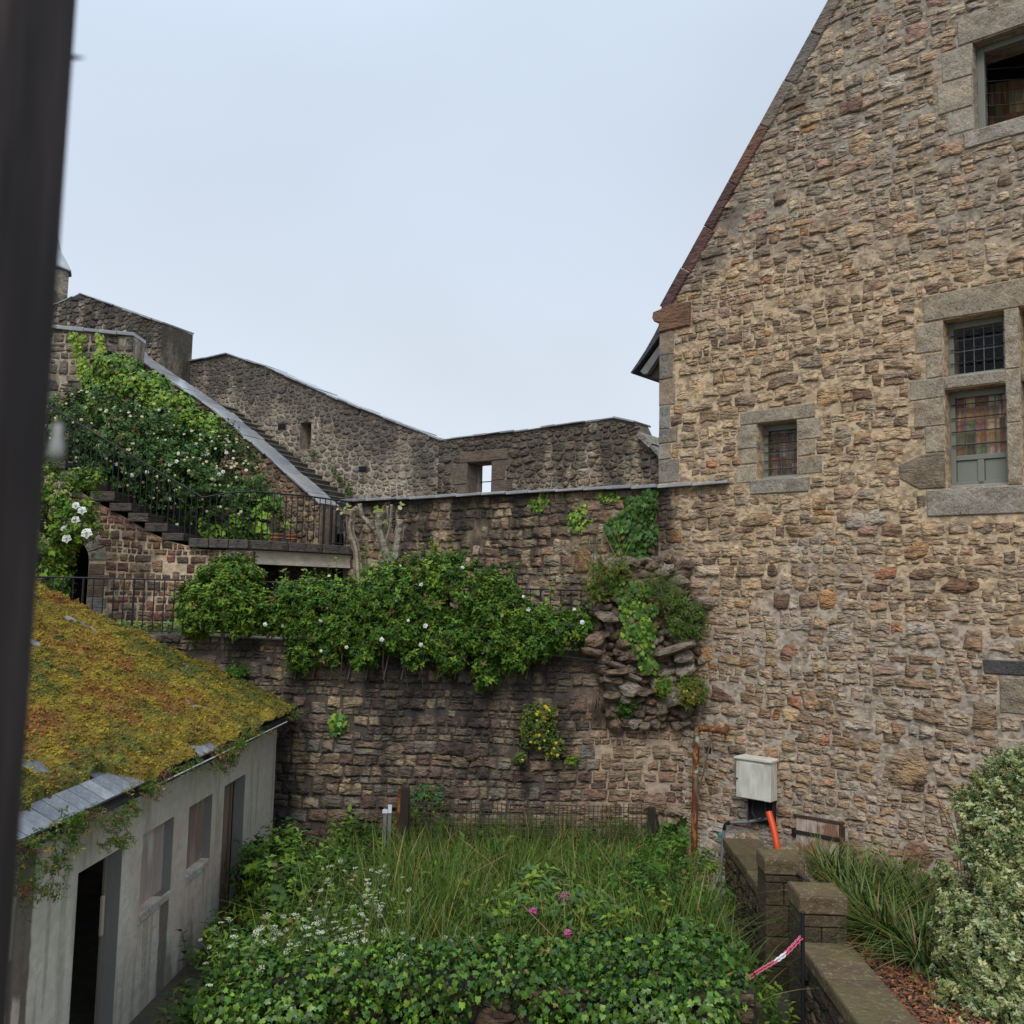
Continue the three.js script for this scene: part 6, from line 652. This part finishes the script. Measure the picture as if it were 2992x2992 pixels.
{ const t = scene.getObjectByName('valerian'), r = SEED(7), fg = new THREE.IcosahedronGeometry(0.011, 0); for (const [x, y, d, s] of [[1632, 2572, 1.15, 1.2], [1650, 2622, 1.15, 1.5], [1534, 2588, 1.15, 1], [1660, 2728, 1.15, 0.8], [1558, 2662, 1.12, 0.8], [1840, 2760, 1.1, 0.6]]) { const c = onGround(x, y, d), l = []; for (let i = 0; i < 60; i++) { const q = rnd3(r).multiplyScalar(0.055 * s * Math.sqrt(r())); l.push(fg.clone().translate(c.x + q.x, c.y + q.y * 0.8, c.z + q.z)); } obj('flower_head', join(l), pinkM, t); obj('flower_stalk', tube([c, c.clone().add(V(0.02, -0.2, 0.02)), c.clone().add(V(0.05, -0.5, -0.05))], 0.005, 4, 8), std({ color: new THREE.Color().setRGB(0.08, 0.12, 0.04) }), t); } }
{ // cow parsley: each plant with stalks, leaves and white heads
  const r = SEED(508), ug = (() => { const l = [], h = SEED(3), g = new THREE.OctahedronGeometry(0.0075, 0); for (let i = 0; i < 30; i++) { const a = h() * 6.28, q = Math.sqrt(h()) * 0.05; l.push(g.clone().translate(Math.cos(a) * q, 0.008 * h() - q * q * 4, Math.sin(a) * q)); } return join(l); })(), uM = std({ color: new THREE.Color().setRGB(0.56, 0.6, 0.42) }), sM = std({ color: new THREE.Color().setRGB(0.09, 0.14, 0.045) }), fern = [sprigGeo(12, 0.3, leafGeo(0.2, 0.03, 0.15), 0.09, 47), sprigGeo(14, 0.34, leafGeo(0.16, 0.03, 0.15), 0.08, 48)];
  const where = { a: 'white cow parsley in the stand beside the stakes', b: 'white cow parsley low down near the shed', c: 'white cow parsley just behind the front ivy' };
  const spots = [[1010, 2560, 14.2, 'a'], [1060, 2530, 14.4, 'a'], [1100, 2580, 13.8, 'a'], [1150, 2620, 13.4, 'a'], [990, 2640, 13.2, 'a'], [870, 2690, 12.8, 'b'], [930, 2680, 12.8, 'b'], [830, 2720, 12.2, 'b'], [760, 2760, 11.6, 'b'], [700, 2720, 12.4, 'b'], [970, 2740, 11.8, 'c'], [1040, 2760, 11.4, 'c'], [1110, 2740, 11.6, 'c'], [1180, 2760, 11.2, 'c'], [1260, 2770, 11, 'c'], [1010, 2700, 12.2, 'c']];
  const ord = ['leftmost', 'second from left', 'third from left', 'fourth from left', 'fifth from left', 'sixth from left']; for (const [x, y, d, k] of spots) { const nth = spots.filter((q) => q[3] === k).sort((a, b) => a[0] - b[0]).findIndex((q) => q[0] === x && q[1] === y); const top = onGround(x, y, 1.02 + 0.16 * r()), t = thing('cow_parsley', where[k] + ', ' + ord[nth], 'wildflower', null, 'cow parsley ' + k), foot = V(top.x + 0.1 * (r() - 0.5), GARDEN - 0.1, top.z), st = []; for (let i = 0; i < 16; i++) { const p = top.clone().add(V((r() - 0.5) * 0.8, (r() - 0.75) * 0.4, (r() - 0.5) * 0.9)), m = obj('flower_head', ug, uM, t); m.position.copy(p); m.rotation.set((r() - 0.2) * 0.7, r() * 6, (r() - 0.5) * 0.7); m.scale.setScalar(0.4 + 0.5 * r()); st.push(tube([p, p.clone().lerp(foot, 0.35).add(V(0.02, 0, 0)), foot], 0.004, 3, 6)); } obj('stalks', join(st), sM, t); const pts = []; for (let i = 0; i < 60; i++) pts.push({ p: foot.clone().lerp(top, 0.2 + 0.6 * r()).add(V((r() - 0.5) * 0.4, 0, (r() - 0.5) * 0.4)), n: V(0, 1, 0) }); foliage(t, 'foliage', fern, LM, pts, r, { size: 0.7, up: 0.7, wild: 1, col: (p, q) => pick([G1.young, G1.mid, [0.1, 0.15, 0.05]], q()) }); } }
// strip of weeds between shed and bed, and by the path on the right
{ const r = SEED(509), pts = []; for (let i = 0; i < 1500; i++) { const z = -7.8 - 8.4 * r(), x = S.at(-(z + 14.6) * -1, 0).x * 0 + lerp(z < -11.2 ? -3.8 : -3.5, -2.6, r()); if (r() < sstep(-10.6, -8.6, z) * 0.72) continue; pts.push({ p: V(x, -0.1 + 0.35 * r() * sstep(-9, -12, z), z), n: V(0, 1, 0) }); } const g = thing('path_weeds', 'weeds growing along the foot of the shed wall', 'plants'); g.userData.kind = 'stuff'; foliage(g, 'weed_leaves', weedG, LM, pts, r, { size: 0.75, up: 1, wild: 0.9, col: (p, q) => pick([G1.young, G1.mid, G1.mid, G1.deep], q()) }); }
{ const r = SEED(510), pts = []; for (let i = 0; i < 700; i++) { const z = -8.8 - 6.6 * r(), k = r(), x = k < 0.6 ? 2.55 + 0.35 * r() : 3.0 + 0.2 * r(); pts.push({ p: V(x + (z + 12) * -0.03, -0.1 + 0.1 * r(), z), n: V(0, 1, 0) }); } const g = thing('gate_path_weeds', 'low weeds edging the narrow path beside the gate piers', 'plants'); g.userData.kind = 'stuff'; foliage(g, 'weed_leaves', [...weedG, ...small], LM, pts, r, { size: 0.6, up: 1, wild: 0.9, col: (p, q) => pick([G1.young, G1.mid, G1.deep], q()) }); }
// ivy over the bed edge
{ const r = SEED(511), t = thing('front_ivy', 'thick ivy spilling over the bed edge across the foreground', 'ivy'), es = [E(760, 2880, 9.6, 0.5, 0.4, 0.5), E(880, 2880, 9.4, 0.6, 0.42, 0.55), E(1020, 2860, 9.5, 0.6, 0.38, 0.55), E(1170, 2850, 9.5, 0.6, 0.34, 0.55), E(1320, 2850, 9.5, 0.6, 0.33, 0.55), E(1470, 2840, 9.6, 0.6, 0.34, 0.55), E(1620, 2830, 9.7, 0.6, 0.36, 0.55), E(1770, 2830, 9.7, 0.6, 0.4, 0.55), E(1920, 2830, 9.7, 0.6, 0.44, 0.55), E(2040, 2840, 9.8, 0.5, 0.46, 0.5), E(2110, 2890, 9.6, 0.4, 0.36, 0.45), E(850, 2990, 9.0, 0.5, 0.36, 0.4), E(1750, 2950, 9.2, 0.45, 0.3, 0.35), E(1900, 2970, 9.1, 0.5, 0.4, 0.4), E(2050, 2980, 9.1, 0.45, 0.4, 0.4), E(680, 2960, 9.2, 0.4, 0.36, 0.4), E(1250, 2940, 9.25, 0.3, 0.22, 0.25), E(1060, 2960, 9.2, 0.3, 0.25, 0.25), E(1340, 2960, 9.15, 0.14, 0.24, 0.12), E(1180, 2975, 9.15, 0.16, 0.2, 0.12), E(1600, 2960, 9.15, 0.2, 0.26, 0.15)].map((e) => ({ c: e.c, r: e.r.map((v) => v * 0.78) })); for (let i = 0; i < 60; i++) { const x = 690 + 1440 * r(), lo = x > 1180 && x < 1560, y = 2775 + (lo ? 110 : 210) * r(), q = 0.14 + 0.16 * r(); es.push(E(x, y, 10.1 - (y - 2775) / 210 + 0.3 * (r() - 0.5), q * 1.2, q, q)); }
  const pts = shell(es, 17000, r, 0.5, 0.26, 3), col = (p, q) => { const k = fbm(p.x * 2.2, p.y * 2.2 + p.z, 98, 3), y = q(); return y < (k > 0.52 ? 0.24 : 0.07) ? [0.14, 0.24, 0.025] : y < 0.48 ? [0.07, 0.145, 0.018] : y < 0.85 ? [0.035, 0.085, 0.014] : [0.035, 0.065, 0.018]; };
  const near = pts.filter((q) => { const s = project(q.p); return q.n.z > 0.3 && s[0] > 0 && s[0] < 2992 && s[1] < 2985; }).sort((a, b) => b.p.z - a.p.z), parts = new Set(near.slice(0, 280)), mk = [0, 1, 2, 3].map((i) => { const c = [[0.14, 0.24, 0.025], [0.07, 0.14, 0.018], [0.085, 0.17, 0.02], [0.045, 0.09, 0.013]][i]; return std({ color: new THREE.Color().setRGB(...c), roughness: 0.36, side: THREE.DoubleSide }); });
  for (const q of parts) { const m = obj('leaf', ivyGeo, pick(mk, r()), t); m.position.copy(q.p).addScaledVector(q.n, 0.02); m.quaternion.copy(Q(q.n.clone().add(rnd3(r).multiplyScalar(0.6)), V(0, -1, 0).add(rnd3(r).multiplyScalar(0.8)))); m.scale.setScalar(0.045 + 0.035 * r()); }
  flatLeaves(t, 'leaves', ivyGeo, LG, pts.filter((q) => !parts.has(q)), r, { size: 0.06, wild: 0.95, col }); const st = []; for (let i = 0; i < 60; i++) { const q = pick(near, r()).p; st.push(tube([q.clone(), q.clone().add(V(0.1 * (r() - 0.5), -0.15, -0.05)), q.clone().add(V(0.3 * (r() - 0.5), -0.4, -0.25))], 0.005, 4, 6)); } obj('stems', join(st), std({ color: new THREE.Color().setRGB(0.12, 0.09, 0.06) }), t); }

// ---------- right-hand bed ----------
const BED = 0.84;
structure('bark_bed', flat([[p2.x + 0.5, -4.5], [9, -4.5], [9, -12], [p2.x + 1.6, -14.4], [p2.x + 0.5, p1.z]], BED, 0.9), std({ map: soilMap, color: new THREE.Color(1.2, 0.8, 0.6), bumpMap: mortarBump, bumpScale: 0.03 }));
{ const r = SEED(601), g = new THREE.DodecahedronGeometry(1, 0); g.scale(1, 0.28, 0.55); const l = []; for (let i = 0; i < 16000; i++) { const z = -6.4 - 5.6 * r(), x = p2.x + 0.5 + 2.6 * r() + (z + 10.5) * -0.04, s = 0.012 + 0.022 * r(), q = r(); l.push({ m: new THREE.Matrix4().compose(V(x, BED + 0.01 + 0.03 * r() * r() + 0.04 * fbm(x * 2, z * 2, 5, 2), z), new THREE.Quaternion().setFromEuler(new THREE.Euler((r() - 0.5) * 1.2, r() * 6.28, (r() - 0.5) * 1.2)), V(s * 1.3, s, s)), c: vary(q < 0.4 ? [0.2, 0.075, 0.03] : q < 0.7 ? [0.12, 0.045, 0.022] : q < 0.88 ? [0.33, 0.15, 0.06] : [0.035, 0.02, 0.014], r, 0.5) }); } const b = instanced('bark_chips', g, std({ roughness: 0.8 }), l); tag(b, 'reddish bark chips mulching the bed behind the low wall', 'bark chips', null, 'stuff'); }
{ const r = SEED(602), geos = [bladeGeo(0.026, 0.9, 6), bladeGeo(0.022, 1.4, 6), bladeGeo(0.024, 0.5, 6), bladeGeo(0.02, 1.9, 6)], clumps = []; for (const [x, y, zz] of [[2400, 2640, 11.6], [2480, 2700, 11.0], [2560, 2720, 10.8], [2640, 2740, 10.6], [2700, 2760, 10.5], [2450, 2620, 12.0], [2540, 2640, 11.8], [2630, 2650, 11.6], [2700, 2660, 11.4], [2380, 2590, 12.6], [2480, 2580, 12.6], [2580, 2580, 12.4], [2670, 2590, 12.2], [2740, 2620, 11.8], [2340, 2560, 13.2], [2430, 2550, 13.2], [2520, 2550, 13.0], [2620, 2560, 12.8], [2700, 2800, 10.1], [2740, 2700, 11.0]]) { const p = atDepth(x, y, zz); clumps.push(V(Math.max(p.x, p2.x + 0.95 - (p.z + 10.3) * 0.04), BED, p.z)); }
  const rowOf = (i) => (i < 5 || i === 18 ? 'front' : i < 9 || i === 13 || i === 19 ? 'middle' : 'back'), nthOf = (i) => clumps.map((c, j) => [c.x / -c.z, j]).filter((q) => rowOf(q[1]) === rowOf(i)).sort((a, b) => a[0] - b[0]).findIndex((q) => q[1] === i), ordn = ['leftmost', 'second from left', 'third from left', 'fourth from left', 'fifth from left', 'sixth from left', 'seventh from left', 'eighth from left', 'ninth from left'];
  clumps.forEach((c, i) => { const row = rowOf(i); const t = thing('strap_leaf_clump', { front: 'strap-leaved clump in the front row by the bark, ', middle: 'strap-leaved clump in the middle row of the bed, ', back: 'strap-leaved clump in the back row by the house, ' }[row] + ordn[nthOf(i)], 'plant', c, row + ' row of strap-leaved clumps'), ls = geos.map(() => []); for (let k = 0; k < 125; k++) { const a = r() * 6.28, h = 0.42 + 0.5 * r(), q = r(); ls[Math.floor(r() * 4)].push({ m: new THREE.Matrix4().compose(V(Math.cos(a) * 0.09 * r(), 0, Math.sin(a) * 0.09 * r()), new THREE.Quaternion().setFromEuler(new THREE.Euler(0.02 + 0.4 * r(), a, 0.2 * (r() - 0.5), 'YXZ')), V(1, h, h)), c: vary(q < 0.5 ? [0.06, 0.095, 0.018] : q < 0.8 ? [0.12, 0.165, 0.035] : q < 0.94 ? [0.13, 0.16, 0.06] : [0.2, 0.1, 0.04], r, 0.45) }); } geos.forEach((g, j) => ls[j].length && instanced('strap_leaves', g, LG, ls[j], t)); }); }
{ const r = SEED(603), t = thing('variegated_shrub', 'large grey-green variegated shrub at the right edge above the bark', 'shrub'), es = [E(3000, 2420, 11.0, 0.72, 0.75, 0.6), E(2960, 2560, 10.8, 0.72, 0.6, 0.6), E(2930, 2480, 10.9, 0.5, 0.5, 0.5), E(2880, 2600, 10.7, 0.42, 0.42, 0.45), E(2960, 2760, 10.1, 0.72, 0.62, 0.6), E(2870, 2760, 10.1, 0.42, 0.4, 0.45), E(2900, 2860, 9.8, 0.5, 0.45, 0.5), E(3010, 2900, 9.5, 0.7, 0.6, 0.6), E(2960, 2990, 9.3, 0.7, 0.4, 0.5), E(2900, 2670, 10.4, 0.4, 0.3, 0.4), E(2985, 2310, 11.2, 0.42, 0.4, 0.4), E(2840, 2560, 10.8, 0.25, 0.3, 0.3), E(2815, 2790, 10.1, 0.24, 0.3, 0.3), E(2890, 2420, 11, 0.3, 0.3, 0.3), E(2850, 2680, 10.4, 0.26, 0.26, 0.3)], vg = [sprigGeo(9, 0.09, leafGeo(0.34, 0.05, 0.06), 0.042, 61), sprigGeo(10, 0.1, leafGeo(0.32, 0.05, 0.06), 0.04, 62)];
  foliage(t, 'foliage', vg, LM, shell(es, 15500, r, 0.5, 0.3, 3.4), r, { size: 0.95, up: 0.5, wild: 0.7, vary: 0.45, holes: 0.3, dead: 0.005, col: (p, q) => { const y = q(); return y < 0.42 ? [0.46, 0.47, 0.23] : y < 0.74 ? [0.23, 0.27, 0.09] : [0.1, 0.135, 0.045]; } }); obj('stem', join([bar(V(5.6, BED - 0.05, -10.4), V(5.7, BED + 1.4, -10.6), 0.05, 6), bar(V(5.3, BED - 0.05, -10.2), V(5.2, BED + 1.0, -10.3), 0.03, 6)]), bark, t); }
{ const r = SEED(604), t = thing('lilac_sprig', 'bare twigs and a mauve flower sprig beside the variegated shrub', 'shrub'); const l = []; for (let i = 0; i < 9; i++) l.push(tube([atDepth(2800 + 10 * i, 2560, 12.2), atDepth(2790 + 8 * i, 2460, 12.3), atDepth(2740 + 22 * i, 2330 + 60 * r(), 12.4)], 0.006, 4, 8)); obj('twigs', join(l), bark, t); const f = []; for (let i = 0; i < 40; i++) { const c = atDepth(2872, 2335, 11.9), q = rnd3(r).multiplyScalar(0.06); f.push(new THREE.IcosahedronGeometry(0.014, 0).translate(c.x + q.x * 0.5, c.y + q.y * 1.6, c.z + q.z * 0.5)); } obj('flower', join(f), std({ color: new THREE.Color().setRGB(0.4, 0.32, 0.48) }), t); }
// ---------- plants hanging at the shed eave ----------
{ const r = SEED(701), t = thing('eave_stonecrop', 'green and red trailing stonecrop hanging from the shed gutter', 'plant'), pts = []; const segs = [[-7.2, -5.0, 0.3, 330], [-5.0, -4.2, 0.16, 60], [-2.6, -1.5, 0.24, 170], [-1.5, 1.6, 0.06, 80], [-4.2, -3.0, 0.06, 30]]; for (const [a, b, h, n] of segs) for (let i = 0; i < n; i++) { const u = lerp(a, b, r()), k = fbm(u * 3, 1, 71, 2) * 1.6; pts.push({ p: S.at(u, 2.63 - h * k * r() * 1.6 + 0.05 * r(), 0.33 + 0.12 * (r() - 0.3)), n: S.n.clone().add(V(0, -0.6, 0)).normalize() }); } foliage(t, 'foliage', [...fine, ...small], LD, [...pts, ...pts.map((q) => ({ p: q.p.clone().add(V(0.06 * (r() - 0.5), 0.08 * (r() - 0.5), 0.1 * (r() - 0.5))), n: q.n }))], r, { size: 0.62, up: 0.1, out: 0.8, col: (p, q) => { const y = q(), red = fbm(p.z * 1.7, 3, 77, 2) > 0.56; return red && y < 0.3 ? [0.13, 0.035, 0.04] : y < 0.5 ? [0.12, 0.16, 0.035] : y < 0.85 ? G1.mid : [0.3, 0.2, 0.07]; } });
  const al = Math.atan(0.43), p2s = [], s = thing('roof_stonecrop', 'scattered green stonecrop tufts growing on the mossy shed roof', 'plants'); s.userData.kind = 'stuff'; for (let i = 0; i < 1500; i++) { const u = -8.5 + 10.2 * r(), d = 0.2 + 5 * r() * r(); if (fbm(u * 1.6, d * 1.6, 78, 3) < 0.52) continue; const q = S.at(u, 2.6 + d * Math.sin(al) + 0.07, 0.3 - d * Math.cos(al)); p2s.push({ p: q, n: V(0.4, 1, 0) }); } foliage(s, 'stonecrop_leaves', fine, LD, p2s, r, { size: 0.5, up: 1, col: (p, q) => (q() < 0.6 ? [0.1, 0.16, 0.045] : [0.15, 0.17, 0.04]) }); }
renderer.render(scene, camera);
